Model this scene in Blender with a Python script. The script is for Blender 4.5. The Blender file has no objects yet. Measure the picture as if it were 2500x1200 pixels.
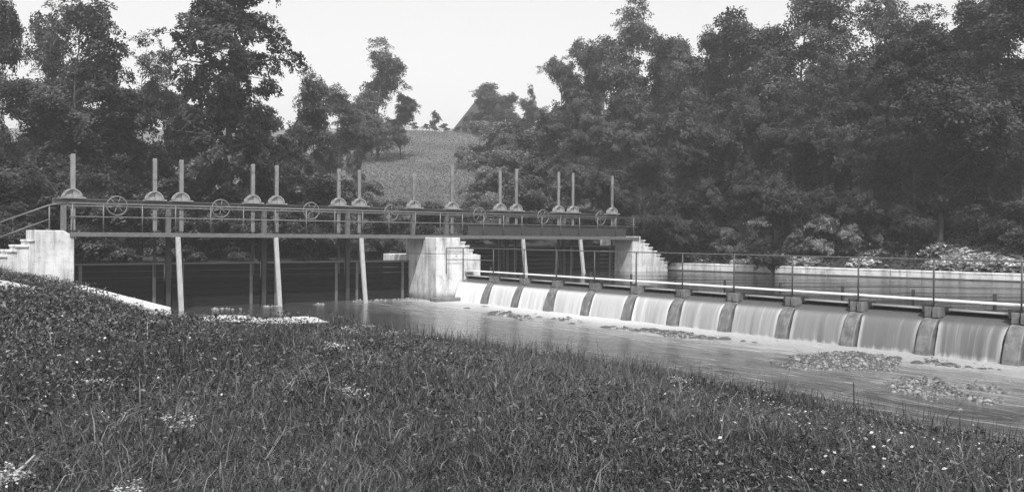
import bpy, bmesh, math, random
import numpy as np
from mathutils import Vector, Matrix, Euler

random.seed(7)
RNG = np.random.default_rng(7)
S = bpy.context.scene
COL = S.collection
R = math.radians

# ------------------------------------------------------------------ camera, sky, sun, exposure
EYE = 2.8
cam_d = bpy.data.cameras.new('camera')
cam = bpy.data.objects.new('camera', cam_d)
COL.objects.link(cam)
cam_d.sensor_width = 36.0
cam_d.lens = 36.0 * 2105 / 2500
cam_d.clip_start = 0.05
cam_d.clip_end = 4000
cam.matrix_world = Matrix.Translation((0, 0, EYE)) @ (Matrix.Rotation(R(90 - 0.531), 4, 'X') @ Matrix.Rotation(R(0.389), 4, 'Z'))
S.camera = cam

SUN_TO = Vector((0.05, -0.56, 0.83)).normalized()      # direction towards the sun
sun_el = math.asin(SUN_TO.z)
sun_az = math.atan2(SUN_TO.x, SUN_TO.y)

W = bpy.data.worlds.new('World')
S.world = W
W.use_nodes = True
nt = W.node_tree
nt.nodes.clear()
sky = nt.nodes.new('ShaderNodeTexSky')
sky.sky_type = 'NISHITA'
sky.sun_disc = False
sky.sun_elevation = sun_el
sky.sun_rotation = sun_az
sky.dust_density = 3.0
sky.air_density = 1.2
bw = nt.nodes.new('ShaderNodeSeparateColor')        # an old plate sees blue light only
bg = nt.nodes.new('ShaderNodeBackground')
bg.inputs['Strength'].default_value = 0.15
out = nt.nodes.new('ShaderNodeOutputWorld')
nt.links.new(sky.outputs[0], bw.inputs[0])
nt.links.new(bw.outputs[2], bg.inputs['Color'])
nt.links.new(bg.outputs[0], out.inputs['Surface'])

sun_d = bpy.data.lights.new('sun', 'SUN')
sun_d.energy = 3.6
sun_d.angle = R(0.8)
sun_d.color = (1, 1, 1)
sun = bpy.data.objects.new('sun', sun_d)
COL.objects.link(sun)
sun.rotation_euler = (-SUN_TO).to_track_quat('-Z', 'Y').to_euler()
sun.location = (0, -20, 40)

S.view_settings.view_transform = 'Standard'
S.view_settings.look = 'None'
S.view_settings.exposure = 0.5
S.view_settings.gamma = 1.0
S.view_settings.use_curve_mapping = False
S.render.engine = 'CYCLES'
S.cycles.max_bounces = 8
S.cycles.diffuse_bounces = 3
S.cycles.glossy_bounces = 3
S.cycles.volume_bounces = 1
S.cycles.transparent_max_bounces = 8
S.cycles.use_denoising = True
S.cycles.use_adaptive_sampling = False

# ------------------------------------------------------------------ bridge frame: x along the bridge (away to the right), y upstream, z up
U = np.array([.8066, .5912]); V = np.array([.5914, -.8064]); O = np.array([-3.18, 39.4])
ANG = math.atan2(.5912, .8066)
def fr(t, s, z=0.0):
    p = O + U * t + V * s
    return Vector((p[0], p[1], z))
def ts(X, Y):
    dx, dy = X - O[0], Y - O[1]
    return dx * U[0] + dy * U[1], dx * V[0] + dy * V[1]
F = 2105.0
def hor(x): return 570 + 30 * (x + 294) / 4416
def gpt(x, y, z):                       # point of the plane at height z
    Y = (EYE - z) * F / (y - hor(x))
    return (x - 1250) / F * Y, Y
def at(x, y, Y):                        # point at distance Y
    return (x - 1250) / F * Y, Y, EYE - (y - hor(x)) * Y / F

# ------------------------------------------------------------------ materials (neutral greys)
def newmat(name):
    m = bpy.data.materials.new(name); m.use_nodes = True
    t = m.node_tree; t.nodes.clear()
    o = t.nodes.new('ShaderNodeOutputMaterial')
    return m, t, o
def N(t, typ, **kw):
    n = t.nodes.new(typ)
    for k, v in kw.items():
        if hasattr(n, k): setattr(n, k, v)
        else: n.inputs[k].default_value = v
    return n
def L(t, a, b): t.links.new(a, b)
def ramp(t, src, stops):
    r = t.nodes.new('ShaderNodeValToRGB')
    e = r.color_ramp.elements
    while len(e) < len(stops): e.new(0.5)
    for el, (p, c) in zip(e, stops):
        el.position = p; el.color = (c, c, c, 1)
    L(t, src, r.inputs[0])
    return r.outputs[0]
def noise(t, scale, detail=4, rough=.55, vec=None, stretch=None, dist=0):
    n = N(t, 'ShaderNodeTexNoise'); n.inputs['Scale'].default_value = scale
    n.inputs['Detail'].default_value = detail; n.inputs['Roughness'].default_value = rough
    n.inputs['Distortion'].default_value = dist
    tc = N(t, 'ShaderNodeTexCoord')
    src = tc.outputs['Object'] if vec is None else vec
    if stretch:
        mp = N(t, 'ShaderNodeMapping'); mp.inputs['Scale'].default_value = stretch
        L(t, src, mp.inputs[0]); src = mp.outputs[0]
    L(t, src, n.inputs['Vector'])
    return n.outputs['Fac']
def math_(t, op, a, b=None):
    n = N(t, 'ShaderNodeMath'); n.operation = op
    for i, x in enumerate((a, b)):
        if x is None: continue
        if isinstance(x, (int, float)): n.inputs[i].default_value = x
        else: L(t, x, n.inputs[i])
    return n.outputs[0]
def mixv(t, fac, a, b):
    n = N(t, 'ShaderNodeMix'); n.data_type = 'FLOAT'
    for i, x in zip((0, 2, 3), (fac, a, b)):
        if isinstance(x, (int, float)): n.inputs[i].default_value = x
        else: L(t, x, n.inputs[i])
    return n.outputs[0]
def sstep(t, v, a, b):
    n = N(t, 'ShaderNodeMapRange'); n.interpolation_type = 'SMOOTHSTEP'
    n.inputs[1].default_value = a; n.inputs[2].default_value = b
    L(t, v, n.inputs[0]); return n.outputs[0]

def principled(name, colour, rough=.7, metal=0, bump=None, bdist=.02, bstr=.5, spec=.5):
    m, t, o = newmat(name)
    p = N(t, 'ShaderNodeBsdfPrincipled')
    p.inputs['Roughness'].default_value = rough; p.inputs['Metallic'].default_value = metal
    p.inputs['Specular IOR Level'].default_value = spec
    c = colour(t) if callable(colour) else None
    if c is None: p.inputs['Base Color'].default_value = (colour, colour, colour, 1)
    else: L(t, c, p.inputs['Base Color'])
    if bump:
        b = N(t, 'ShaderNodeBump'); b.inputs['Strength'].default_value = bstr; b.inputs['Distance'].default_value = bdist
        L(t, bump(t), b.inputs['Height']); L(t, b.outputs[0], p.inputs['Normal'])
    L(t, p.outputs[0], o.inputs[0])
    return m

def leafmat(name, lo, hi, trans=.3, rough=.55, spec=.35):
    m, t, o = newmat(name)
    g = N(t, 'ShaderNodeNewGeometry')
    oi = N(t, 'ShaderNodeObjectInfo')
    v = mixv(t, math_(t, 'POWER', g.outputs['Random Per Island'], 2.2), lo, hi * 1.7)
    k = math_(t, 'MULTIPLY_ADD', oi.outputs['Random'], .35); t.nodes[-1].inputs[2].default_value = .82
    v = math_(t, 'MULTIPLY', v, k)
    c = N(t, 'ShaderNodeCombineColor')
    for i in range(3): L(t, v, c.inputs[i])
    p = N(t, 'ShaderNodeBsdfPrincipled')
    p.inputs['Roughness'].default_value = rough
    p.inputs['Specular IOR Level'].default_value = spec
    L(t, c.outputs[0], p.inputs['Base Color'])
    tr = N(t, 'ShaderNodeBsdfTranslucent')
    L(t, c.outputs[0], tr.inputs['Color'])
    mx = N(t, 'ShaderNodeMixShader'); mx.inputs[0].default_value = trans
    L(t, p.outputs[0], mx.inputs[1]); L(t, tr.outputs[0], mx.inputs[2])
    L(t, mx.outputs[0], o.inputs[0])
    return m

def concrete_col(t):
    big = noise(t, 1.1, 5, .6)
    streak = noise(t, 2.2, 4, .6, stretch=(1.6, 1.6, .25))
    fine = noise(t, 30, 3, .6)
    v = math_(t, 'MULTIPLY', ramp(t, big, [(.32, .40), (.44, .56), (.62, .68)]), ramp(t, streak, [(.34, .58), (.52, 1.0)]))
    v = math_(t, 'MULTIPLY', v, ramp(t, fine, [(.3, .88), (.7, 1.06)]))
    blot = noise(t, 2.6, 8, .72, dist=1.2); v = math_(t, 'MULTIPLY', v, ramp(t, blot, [(.34, .55), (.42, .95), (.6, 1.0)]))
    geo = N(t, 'ShaderNodeNewGeometry'); sp = N(t, 'ShaderNodeSeparateXYZ'); L(t, geo.outputs['Position'], sp.inputs[0])
    wob = math_(t, 'MULTIPLY', noise(t, 3, 3), -.25)
    zz = math_(t, 'ADD', sp.outputs['Z'], wob)
    wet = sstep(t, zz, -.08, .30)                   # algae and damp just above the lower water
    bd = N(t, 'ShaderNodeMath'); bd.operation = 'FRACT'; L(t, math_(t, 'MULTIPLY', sp.outputs['Z'], 4.3), bd.inputs[0])
    v = math_(t, 'MULTIPLY', v, ramp(t, bd.outputs[0], [(.0, .86), (.05, 1.0), (.95, .97), (1.0, .86)]))
    return math_(t, 'MULTIPLY', v, mixv(t, wet, .30, 1.0))
M = {}
M['concrete'] = principled('concrete', concrete_col, .85, bump=lambda t: math_(t, 'ADD', noise(t, 14, 6, .65), noise(t, 1.5, 3)), bdist=.03, bstr=.5)
M['wet_concrete'] = principled('wet_concrete', lambda t: math_(t, 'MULTIPLY', ramp(t, noise(t, 5, 6, .7), [(.3, .09), (.7, .21)]), ramp(t, noise(t, 6, 3, .6, stretch=(1, 1, .2)), [(.35, .65), (.6, 1)])), .5,
                               bump=lambda t: noise(t, 18, 6, .65), bdist=.03, bstr=.6)
M['iron'] = principled('painted_iron', lambda t: ramp(t, noise(t, 9, 5, .65), [(.3, .08), (.7, .14)]), .5, bump=lambda t: noise(t, 30, 4), bdist=.004, bstr=.4)
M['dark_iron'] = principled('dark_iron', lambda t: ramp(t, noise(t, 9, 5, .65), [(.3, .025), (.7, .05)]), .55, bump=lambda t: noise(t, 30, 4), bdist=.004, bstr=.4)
M['steel'] = principled('galvanised_steel', lambda t: ramp(t, noise(t, 7, 5, .6, stretch=(1, 1, .3)), [(.3, .15), (.7, .25)]), .5, bump=lambda t: noise(t, 30, 4), bdist=.004, bstr=.3)
M['cast'] = principled('pale_cast_iron', lambda t: ramp(t, noise(t, 8, 5, .6), [(.3, .16), (.7, .30)]), .45, bump=lambda t: noise(t, 25, 4), bdist=.006, bstr=.4)
M['timber'] = principled('weathered_timber', lambda t: ramp(t, noise(t, 6, 6, .7, stretch=(4, 4, .3)), [(.3, .22), (.7, .42)]), .8, bump=lambda t: noise(t, 10, 6, .7, stretch=(4, 4, .3)), bdist=.01, bstr=.6)
M['pale_timber'] = principled('pale_timber', lambda t: ramp(t, noise(t, 5, 6, .7, stretch=(4, .3, 4)), [(.3, .48), (.7, .72)]), .75, bump=lambda t: noise(t, 10, 6, .7, stretch=(4, .3, 4)), bdist=.008, bstr=.5)
M['gate_wood'] = principled('tarred_wood', lambda t: ramp(t, noise(t, 5, 6, .7, stretch=(.4, 4, 4)), [(.3, .008), (.7, .02)]), .9, spec=.15, bump=lambda t: noise(t, 8, 6, .7, stretch=(.4, 4, 4)), bdist=.01, bstr=.5)
M['bark'] = principled('bark', lambda t: ramp(t, noise(t, 6, 6, .7, stretch=(3, 3, .5)), [(.3, .025), (.7, .07)]), .9, bump=lambda t: noise(t, 12, 6, .7, stretch=(3, 3, .4)), bdist=.04, bstr=.8)
M['stone'] = principled('river_stone', lambda t: ramp(t, noise(t, 5, 5, .6), [(.3, .07), (.7, .30)]), .6, bump=lambda t: noise(t, 12, 5, .65), bdist=.03, bstr=.7)
M['dark_stone'] = principled('dark_wet_stone', lambda t: ramp(t, noise(t, 5, 5, .6), [(.3, .03), (.7, .09)]), .4, bump=lambda t: noise(t, 12, 5, .65), bdist=.03, bstr=.7)
M['sand'] = principled('pale_sand', lambda t: ramp(t, noise(t, 4, 6, .65), [(.3, .26), (.7, .46)]), .9, bump=lambda t: noise(t, 20, 5), bdist=.03, bstr=.5)
M['thatch'] = principled('weathered_roof', lambda t: ramp(t, noise(t, 3, 6, .7, stretch=(3, 3, .5)), [(.3, .018), (.7, .05)]), .9, bump=lambda t: math_(t, 'ADD', noise(t, 4, 6, .75), noise(t, 2.2, 3, .6, stretch=(.15, .15, 3))), bdist=.15, bstr=.7)
M['plaster'] = principled('white_plaster', lambda t: ramp(t, noise(t, 2, 5, .6), [(.3, .62), (.7, .8)]), .85)
M['glass'] = principled('window_glass', .03, .15)
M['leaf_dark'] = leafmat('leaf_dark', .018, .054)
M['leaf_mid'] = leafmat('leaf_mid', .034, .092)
M['leaf_pale'] = leafmat('leaf_pale', .08, .17, .35)
M['leaf_bright'] = leafmat('leaf_bright', .09, .20, .35)
M['butterbur'] = leafmat('butterbur_leaf', .22, .42, .3, .5)
M['meadow_blade'] = leafmat('meadow_blade', .12, .10, .35, .7, .2)
M['weed'] = leafmat('weed_leaf', .020, .085, .25, .45, .5)
M['grass'] = leafmat('grass_blade', .014, .066, .3, .5, .4)
M['seedhead'] = leafmat('seedhead', .14, .46, .3)
M['grass_pale'] = leafmat('grass_pale', .03, .115, .3, .5, .4)
M['dry'] = leafmat('dry_stalk', .14, .26, .2)
M['petal'] = leafmat('pale_petal', .22, .40, .3)

def ground_mat():
    m, t, o = newmat('soil_and_turf')
    p = N(t, 'ShaderNodeBsdfPrincipled'); p.inputs['Roughness'].default_value = .95; p.inputs['Specular IOR Level'].default_value = .15
    a = noise(t, .35, 8, .7); b = noise(t, 6, 6, .7)
    v = math_(t, 'MULTIPLY', ramp(t, a, [(.35, .03), (.65, .06)]), ramp(t, b, [(.3, .6), (.7, 1.25)]))
    at_ = N(t, 'ShaderNodeAttribute'); at_.attribute_name = 'meadow'
    md = math_(t, 'MULTIPLY', ramp(t, noise(t, .12, 8, .72, stretch=(.4, 1, 1)), [(.3, .10), (.7, .17)]), ramp(t, noise(t, 1.7, 6, .75), [(.3, .75), (.7, 1.2)]))
    v = mixv(t, at_.outputs['Fac'], v, md)
    c = N(t, 'ShaderNodeCombineColor')
    for i in range(3): L(t, v, c.inputs[i])
    L(t, c.outputs[0], p.inputs['Base Color'])
    bm = N(t, 'ShaderNodeBump'); bm.inputs['Strength'].default_value = .8; bm.inputs['Distance'].default_value = .12
    L(t, math_(t, 'ADD', b, noise(t, 1.2, 5)), bm.inputs['Height']); L(t, bm.outputs[0], p.inputs['Normal'])
    L(t, p.outputs[0], o.inputs[0])
    return m
M['ground'] = ground_mat()

def water_mat(name, base, foam=False, rough=.07, bump=.5):
    # object space: x across the weir (bridge frame), y upstream
    m, t, o = newmat(name)
    p = N(t, 'ShaderNodeBsdfPrincipled'); p.inputs['IOR'].default_value = 1.333
    n1 = noise(t, .9, 5, .6, stretch=(1.5, .7, 1), dist=.6)
    n2 = noise(t, 5.5, 4, .6, stretch=(1.4, .6, 1), dist=.4)
    v = ramp(t, noise(t, .35, 5, .6, stretch=(1.3, .5, 1), dist=.8), [(.35, base * .7), (.65, base * 1.35)])
    if foam:
        tc = N(t, 'ShaderNodeTexCoord'); sp = N(t, 'ShaderNodeSeparateXYZ'); L(t, tc.outputs['Object'], sp.inputs[0])
        x = sp.outputs['X']; y = sp.outputs['Y']
        wob = math_(t, 'MULTIPLY_ADD', noise(t, .55, 5, .6, dist=.5), 3.2); t.nodes[-1].inputs[2].default_value = -1.6
        wob = wob
        xx = math_(t, 'ADD', x, wob)
        near = math_(t, 'MULTIPLY', sstep(t, xx, -3.6, -.1), .95)                    # boiling white water along the weir foot
        mid = sstep(t, xx, -7.0, -.6)
        streak = ramp(t, noise(t, 1.5, 7, .68, stretch=(1.6, .28, 1), dist=1.2), [(.40, 0), (.66, .75)])
        ends = math_(t, 'MULTIPLY', sstep(t, y, 1.6, -.6), 1.0)
        near = math_(t, 'MULTIPLY', near, mixv(t, sstep(t, y, -11.0, -21.0), 1.0, .55))
        ff = math_(t, 'MAXIMUM', near, math_(t, 'MULTIPLY', mid, streak))
        # riffle over the shallows on the right, further downstream
        dn = sstep(t, y, -15.0, -22.0)
        rif = ramp(t, noise(t, 1.1, 8, .7, stretch=(1.8, .5, 1), dist=1.5), [(.48, 0), (.70, .5)])
        ff = math_(t, 'MAXIMUM', ff, math_(t, 'MULTIPLY', dn, rif))
        ff = math_(t, 'MULTIPLY', ff, ends)
        fcol = ramp(t, noise(t, 9, 5, .7), [(.3, .32), (.65, .55)])
        v = math_(t, 'ADD', v, math_(t, 'MULTIPLY', sstep(t, xx, -6.0, -.8), .09))
        col = mixv(t, ff, v, fcol)
        rg = mixv(t, ff, rough, .7)
        L(t, rg, p.inputs['Roughness'])
        c = N(t, 'ShaderNodeCombineColor')
        for i in range(3): L(t, col, c.inputs[i])
        L(t, c.outputs[0], p.inputs['Base Color'])
        h = math_(t, 'ADD', n1, math_(t, 'MULTIPLY', n2, .35))
        h = math_(t, 'ADD', h, math_(t, 'MULTIPLY', ff, .6))
    else:
        L(t, v, p.inputs['Base Color'])
        gp = N(t, 'ShaderNodeNewGeometry').outputs['Position']
        rip = ramp(t, noise(t, 1.0, 5, .65, vec=gp, stretch=(.10, .75, 1), dist=.4), [(.42, 0), (.62, 1)])
        L(t, mixv(t, rip, .03, .22), p.inputs['Roughness'])
        n1 = math_(t, 'MULTIPLY', n1, mixv(t, rip, .35, 1.6)); n2 = noise(t, 2.2, 4, .6, vec=gp, stretch=(.5, 3.0, 1))
        h = math_(t, 'ADD', math_(t, 'MULTIPLY', n1, .7), math_(t, 'MULTIPLY', n2, .35))
    b = N(t, 'ShaderNodeBump'); b.inputs['Strength'].default_value = bump; b.inputs['Distance'].default_value = .05
    L(t, h, b.inputs['Height']); L(t, b.outputs[0], p.inputs['Normal'])
    L(t, p.outputs[0], o.inputs[0])
    return m
M['river'] = water_mat('river_water', .05, True, .10, .9)
M['pool'] = water_mat('pool_water', .03, False, .07, .35)

def sheet_mat():
    m, t, o = newmat('falling_water')
    p = N(t, 'ShaderNodeBsdfPrincipled'); p.inputs['Roughness'].default_value = .35; p.inputs['IOR'].default_value = 1.333
    tc = N(t, 'ShaderNodeTexCoord'); uv = tc.outputs['UV']
    oi = N(t, 'ShaderNodeObjectInfo')
    off = N(t, 'ShaderNodeVectorMath'); off.operation = 'ADD'
    cx = N(t, 'ShaderNodeCombineXYZ'); L(t, math_(t, 'MULTIPLY', oi.outputs['Random'], 60), cx.inputs[0])
    L(t, uv, off.inputs[0]); L(t, cx.outputs[0], off.inputs[1])
    s1 = noise(t, 3.2, 4, .65, vec=off.outputs[0], stretch=(1.6, .10, 1), dist=.15)
    s2 = noise(t, 14, 4, .7, vec=off.outputs[0], stretch=(1.6, .05, 1), dist=.1)
    at_ = N(t, 'ShaderNodeAttribute'); at_.attribute_type = 'OBJECT'; at_.attribute_name = 'foam'
    sp = N(t, 'ShaderNodeSeparateXYZ'); L(t, uv, sp.inputs[0])
    ew = N(t, 'ShaderNodeAttribute'); ew.attribute_name = 'edge'
    fall = sstep(t, sp.outputs['Y'], .27, .40)              # glassy lip first, broken water lower down
    st = math_(t, 'MULTIPLY', ramp(t, s1, [(.52, 0), (.66, 1)]), ramp(t, s2, [(.3, .45), (.65, 1)]))
    f = math_(t, 'ADD', at_.outputs['Fac'], math_(t, 'MULTIPLY', st, .16))
    f = math_(t, 'ADD', f, math_(t, 'MULTIPLY', ew.outputs['Fac'], math_(t, 'MULTIPLY', ramp(t, s2, [(.3, .3), (.6, 1)]), .42)))
    f = math_(t, 'MULTIPLY', f, fall)
    foot = math_(t, 'MULTIPLY', sstep(t, math_(t, 'ADD', sp.outputs['Y'], math_(t, 'MULTIPLY', s1, .35)), 1.0, 1.25), .7)
    f = math_(t, 'MINIMUM', math_(t, 'MAXIMUM', f, foot), 1.0)
    col = mixv(t, f, .09, .70)
    c = N(t, 'ShaderNodeCombineColor')
    for i in range(3): L(t, col, c.inputs[i])
    L(t, c.outputs[0], p.inputs['Base Color'])
    L(t, mixv(t, f, .1, .6), p.inputs['Roughness'])
    b = N(t, 'ShaderNodeBump'); b.inputs['Strength'].default_value = .5; b.inputs['Distance'].default_value = .03
    L(t, math_(t, 'ADD', s1, math_(t, 'MULTIPLY', s2, .4)), b.inputs['Height']); L(t, b.outputs[0], p.inputs['Normal'])
    L(t, p.outputs[0], o.inputs[0])
    return m
M['sheet'] = sheet_mat()

# ------------------------------------------------------------------ mesh helpers
class MB:
    def __init__(s): s.v = []; s.f = []
    def add(s, vs, fs):
        k = len(s.v); s.v += [tuple(v) for v in vs]; s.f += [tuple(i + k for i in f) for f in fs]; return s
    def box(s, x0, x1, y0, y1, z0, z1):
        return s.add([(x0,y0,z0),(x1,y0,z0),(x1,y1,z0),(x0,y1,z0),(x0,y0,z1),(x1,y0,z1),(x1,y1,z1),(x0,y1,z1)],
                     [(0,3,2,1),(4,5,6,7),(0,1,5,4),(1,2,6,5),(2,3,7,6),(3,0,4,7)])
    def bar(s, a, b, w, d, up=(0,0,1)):              # a box from a to b, w across, d along up
        a = Vector(a); b = Vector(b); ax = (b - a).normalized()
        x = ax.cross(Vector(up))
        if x.length < 1e-4: x = ax.cross(Vector((0,1,0)))
        x.normalize(); y = ax.cross(x).normalized()
        vs = []
        for p in (a, b):
            for i, j in ((-1,-1),(1,-1),(1,1),(-1,1)): vs.append(p + x * (i * w / 2) + y * (j * d / 2))
        return s.add(vs, [(0,3,2,1),(4,5,6,7),(0,1,5,4),(1,2,6,5),(2,3,7,6),(3,0,4,7)])
    def tube(s, pts, rs, n=8, cap=True):
        pts = [Vector(p) for p in pts]
        if not isinstance(rs, (list, tuple)): rs = [rs] * len(pts)
        vs = []; fs = []
        ref = None
        for i, p in enumerate(pts):
            d = (pts[min(i + 1, len(pts) - 1)] - pts[max(i - 1, 0)])
            d = d.normalized() if d.length > 1e-9 else Vector((0,0,1))
            if ref is None: ref = Vector((1,0,0)) if abs(d.x) < .8 else Vector((0,1,0))
            x = (ref - d * ref.dot(d)).normalized(); ref = x; y = d.cross(x)
            for k in range(n):
                a = 2 * math.pi * k / n
                vs.append(p + (x * math.cos(a) + y * math.sin(a)) * rs[i])
        for i in range(len(pts) - 1):
            for k in range(n):
                k2 = (k + 1) % n
                fs.append((i*n+k, i*n+k2, (i+1)*n+k2, (i+1)*n+k))
        if cap:
            fs.append(tuple(range(n))[::-1]); fs.append(tuple((len(pts)-1)*n + k for k in range(n)))
        return s.add(vs, fs)
    def prism(s, prof, y0, y1):                      # profile in x,z extruded along y
        n = len(prof)
        vs = [(x, y0, z) for x, z in prof] + [(x, y1, z) for x, z in prof]
        fs = [tuple(range(n)), tuple(range(n, 2*n))[::-1]] + [((i+1) % n, i, n+i, n+(i+1) % n) for i in range(n)]
        return s.add(vs, fs)
    def mesh(s, name):
        me = bpy.data.meshes.new(name); me.from_pydata(s.v, [], s.f); me.validate(); me.update()
        bm = bmesh.new(); bm.from_mesh(me); bmesh.ops.recalc_face_normals(bm, faces=bm.faces); bm.to_mesh(me); bm.free()
        return me
    def build(s, name, mat, parent=None, bevel=0, smooth=False, loc=None):
        me = s.mesh(name); me.materials.append(M[mat] if isinstance(mat, str) else mat)
        return link(name, me, parent, bevel, smooth, loc)
def link(name, me, parent=None, bevel=0, smooth=False, loc=None):
    o = bpy.data.objects.new(name, me); COL.objects.link(o)
    if parent is not None: o.parent = parent
    if loc is not None: o.location = loc
    if smooth and me.polygons: me.polygons.foreach_set('use_smooth', [True] * len(me.polygons))
    if bevel:
        b = o.modifiers.new('bevel', 'BEVEL'); b.width = bevel; b.segments = 2; b.limit_method = 'ANGLE'
    return o
def tag(o, label=None, cat=None, group=None, kind=None):
    if label: o['label'] = label
    if cat: o['category'] = cat
    if group: o['group'] = group
    if kind: o['kind'] = kind
    return o
def empty(name, loc, rz=0.0):
    o = bpy.data.objects.new(name, None); COL.objects.link(o)
    o.location = loc; o.rotation_euler = (0, 0, rz); o.empty_display_size = .2
    return o
def copy_tree(o, parent=None):
    c = o.copy(); COL.objects.link(c)
    if parent is not None: c.parent = parent
    for ch in list(o.children): copy_tree(ch, c)
    return c
def npmesh(name, verts, faces_flat, loops_per, mat, attrs=None):
    me = bpy.data.meshes.new(name)
    verts = np.asarray(verts, np.float32); faces_flat = np.asarray(faces_flat, np.int32)
    if np.isscalar(loops_per):
        nf = len(faces_flat) // loops_per
        starts = np.arange(nf, dtype=np.int32) * loops_per
    else:
        starts = np.asarray(loops_per, np.int32); nf = len(starts)
    me.vertices.add(len(verts)); me.vertices.foreach_set('co', verts.ravel())
    me.loops.add(len(faces_flat)); me.loops.foreach_set('vertex_index', faces_flat)
    me.polygons.add(nf); me.polygons.foreach_set('loop_start', starts)
    me.update(calc_edges=True)
    if mat: me.materials.append(M[mat])
    return me

# ------------------------------------------------------------------ terrain
shore = np.array([(-7.4, 19.6), (-6.6, 21.4), (-5.2, 22.6), (-3.4, 23.2), (-1.8, 23.2), (.2, 20.6), (1.9, 18.2), (3.3, 16.6), (4.4, 14.9), (5.2, 13.7), (6.3, 11.9), (7.2, 10.4), (8.8, 8), (13, 3), (20, -5), (45, -30)])
shore_e = np.array([.86, .62, .42, .26, .10, .06, .05, .05, .05, .05, .05, .05, .05, .05, .05, .05])
def seg_dist(P, line, vals=None):
    best = np.full(len(P), 1e9); val = np.zeros(len(P)); side = np.zeros(len(P))
    for i in range(len(line) - 1):
        a, b = line[i], line[i+1]; d = b - a; Ls = d @ d
        k = np.clip(((P - a) @ d) / Ls, 0, 1)
        q = a + k[:, None] * d
        dist = np.hypot(*(P - q).T)
        cr = d[0] * (P[:, 1] - a[1]) - d[1] * (P[:, 0] - a[0])
        m = dist < best - 1e-9
        best = np.where(m, dist, best); side = np.where(m, cr, side)
        if vals is not None: val = np.where(m, vals[i] + (vals[i+1] - vals[i]) * k, val)
    return best, side, val
BW_A = np.array([8.9, 48.4]); BW_B = np.array([22.0, 37.3])
BWD = (BW_B - BW_A) / np.linalg.norm(BW_B - BW_A); BWN = np.array([-BWD[1], BWD[0]])     # BWN points away from the pool
if BWN @ np.array([1, 1]) < 0: BWN = -BWN
def smooth(x, a, b):
    k = np.clip((x - a) / (b - a), 0, 1); return k * k * (3 - 2 * k)
_ph = RNG.uniform(0, 6.28, (24,)); _dr = RNG.uniform(0, 6.28, (24,))
def rough(X, Y, f0=.25, n=12):
    z = 0; f = f0; a = 1.0
    for i in range(n):
        z = z + a * np.sin(f * (X * np.cos(_dr[i]) + Y * np.sin(_dr[i])) + _ph[i]); f *= 1.38; a *= .78
    return z / 3.0
def near_line(X, Y):
    # signed distance inland of the near shore; the left channel wall continues it up to the abutment
    wallA = np.array(fr(-15.2, 0)[:2]); wallB = np.array(fr(-15.2, 12.6)[:2])
    line = np.vstack([[fr(-15.2, -60)[0], fr(-15.2, -60)[1]], wallA, wallB, shore])
    ev = np.concatenate([[1.5, 1.15, .98], shore_e])
    d, side, e = seg_dist(np.column_stack([X, Y]), line, ev)
    return np.where(side < 0, d, -d), e
def height(X, Y):
    X = np.asarray(X, float); Y = np.asarray(Y, float)
    d, e = near_line(X, Y)
    T, Sx = ts(X, Y)
    rg = rough(X, Y)
    inland = e + (1.22 - e) * smooth(d, 0, 7.5) + (.08 * rg + .07 * rough(X * 5, Y * 5)) * smooth(d, .3, 2)
    inland = inland + .9 * smooth(-X, 12.5, 19) * smooth(d, .5, 4) * smooth(Y, 14, 26)
    bed = -.55 * smooth(-d, 0, 1.6)
    h = np.where(d > 0, inland, bed)
    # water courses
    db = (np.column_stack([X, Y]) - BW_A) @ BWN
    pool = (T > .62) & (Sx > -8.5) & (db < .25) & (d < 0)
    pond = (T > -15.2) & (Sx < -2.1) & (Sx > -8.5) & (d < 0)
    h = np.where(pool | pond, .35, h)
    # far bank
    far = (db > .25) & (d < 0) & (T > 0)
    hill = 1.30 + .26 * np.clip(db - .25, 0, 5) + .28 * np.clip(db - 5, 0, 70) + .25 * rg * smooth(db, 2, 8)
    m = (Y - 50) / 80.
    meadow = 1.5 + 17.6 * np.clip(m, 0, 1) - 3.0 * np.clip(m - 1.03, 0, 3) + .3 * rg * smooth(Y, 52, 62)
    up = (Sx <= -8.5)
    back = 1.35 + .05 * np.clip(-Sx - 8.5, 0, 20)
    back = np.maximum(back, meadow)
    bend = np.maximum(back, np.where(T > 6, hill, 0))
    h = np.where(up & (d < 0), bend, h)
    h = np.where(far, np.maximum(hill, np.where(Y > 55, meadow, 0)), h)
    h = np.where((d > 0) & (Y > 50), np.maximum(h, meadow), h)
    return h
def axis(lo, hi, fine_lo, fine_hi, step, grow=1.16):
    a = list(np.arange(fine_lo, fine_hi + 1e-6, step))
    s = step; x = fine_hi
    while x < hi: s *= grow; x += s; a.append(x)
    s = step; x = fine_lo
    while x > lo: s *= grow; x -= s; a.insert(0, x)
    return np.array(a)
gx = axis(-700, 700, -26, 30, .33); gy = axis(-300, 900, 2, 62, .33)
GX, GY = np.meshgrid(gx, gy)
GZ = height(GX.ravel(), GY.ravel())
nx, ny = len(gx), len(gy)
idx = np.arange(nx * ny).reshape(ny, nx)
q = np.stack([idx[:-1, :-1], idx[:-1, 1:], idx[1:, 1:], idx[1:, :-1]], -1).reshape(-1)
me = npmesh('ground', np.column_stack([GX.ravel(), GY.ravel(), GZ]), q, 4, 'ground')
me.polygons.foreach_set('use_smooth', [True] * len(me.polygons))
a = me.attributes.new('meadow', 'FLOAT', 'POINT'); a.data.foreach_set('value', (smooth(GY.ravel(), 60, 75) * smooth(-GX.ravel(), -14, -5)).astype(np.float32))
ground = tag(link('ground', me), kind='structure')

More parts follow.
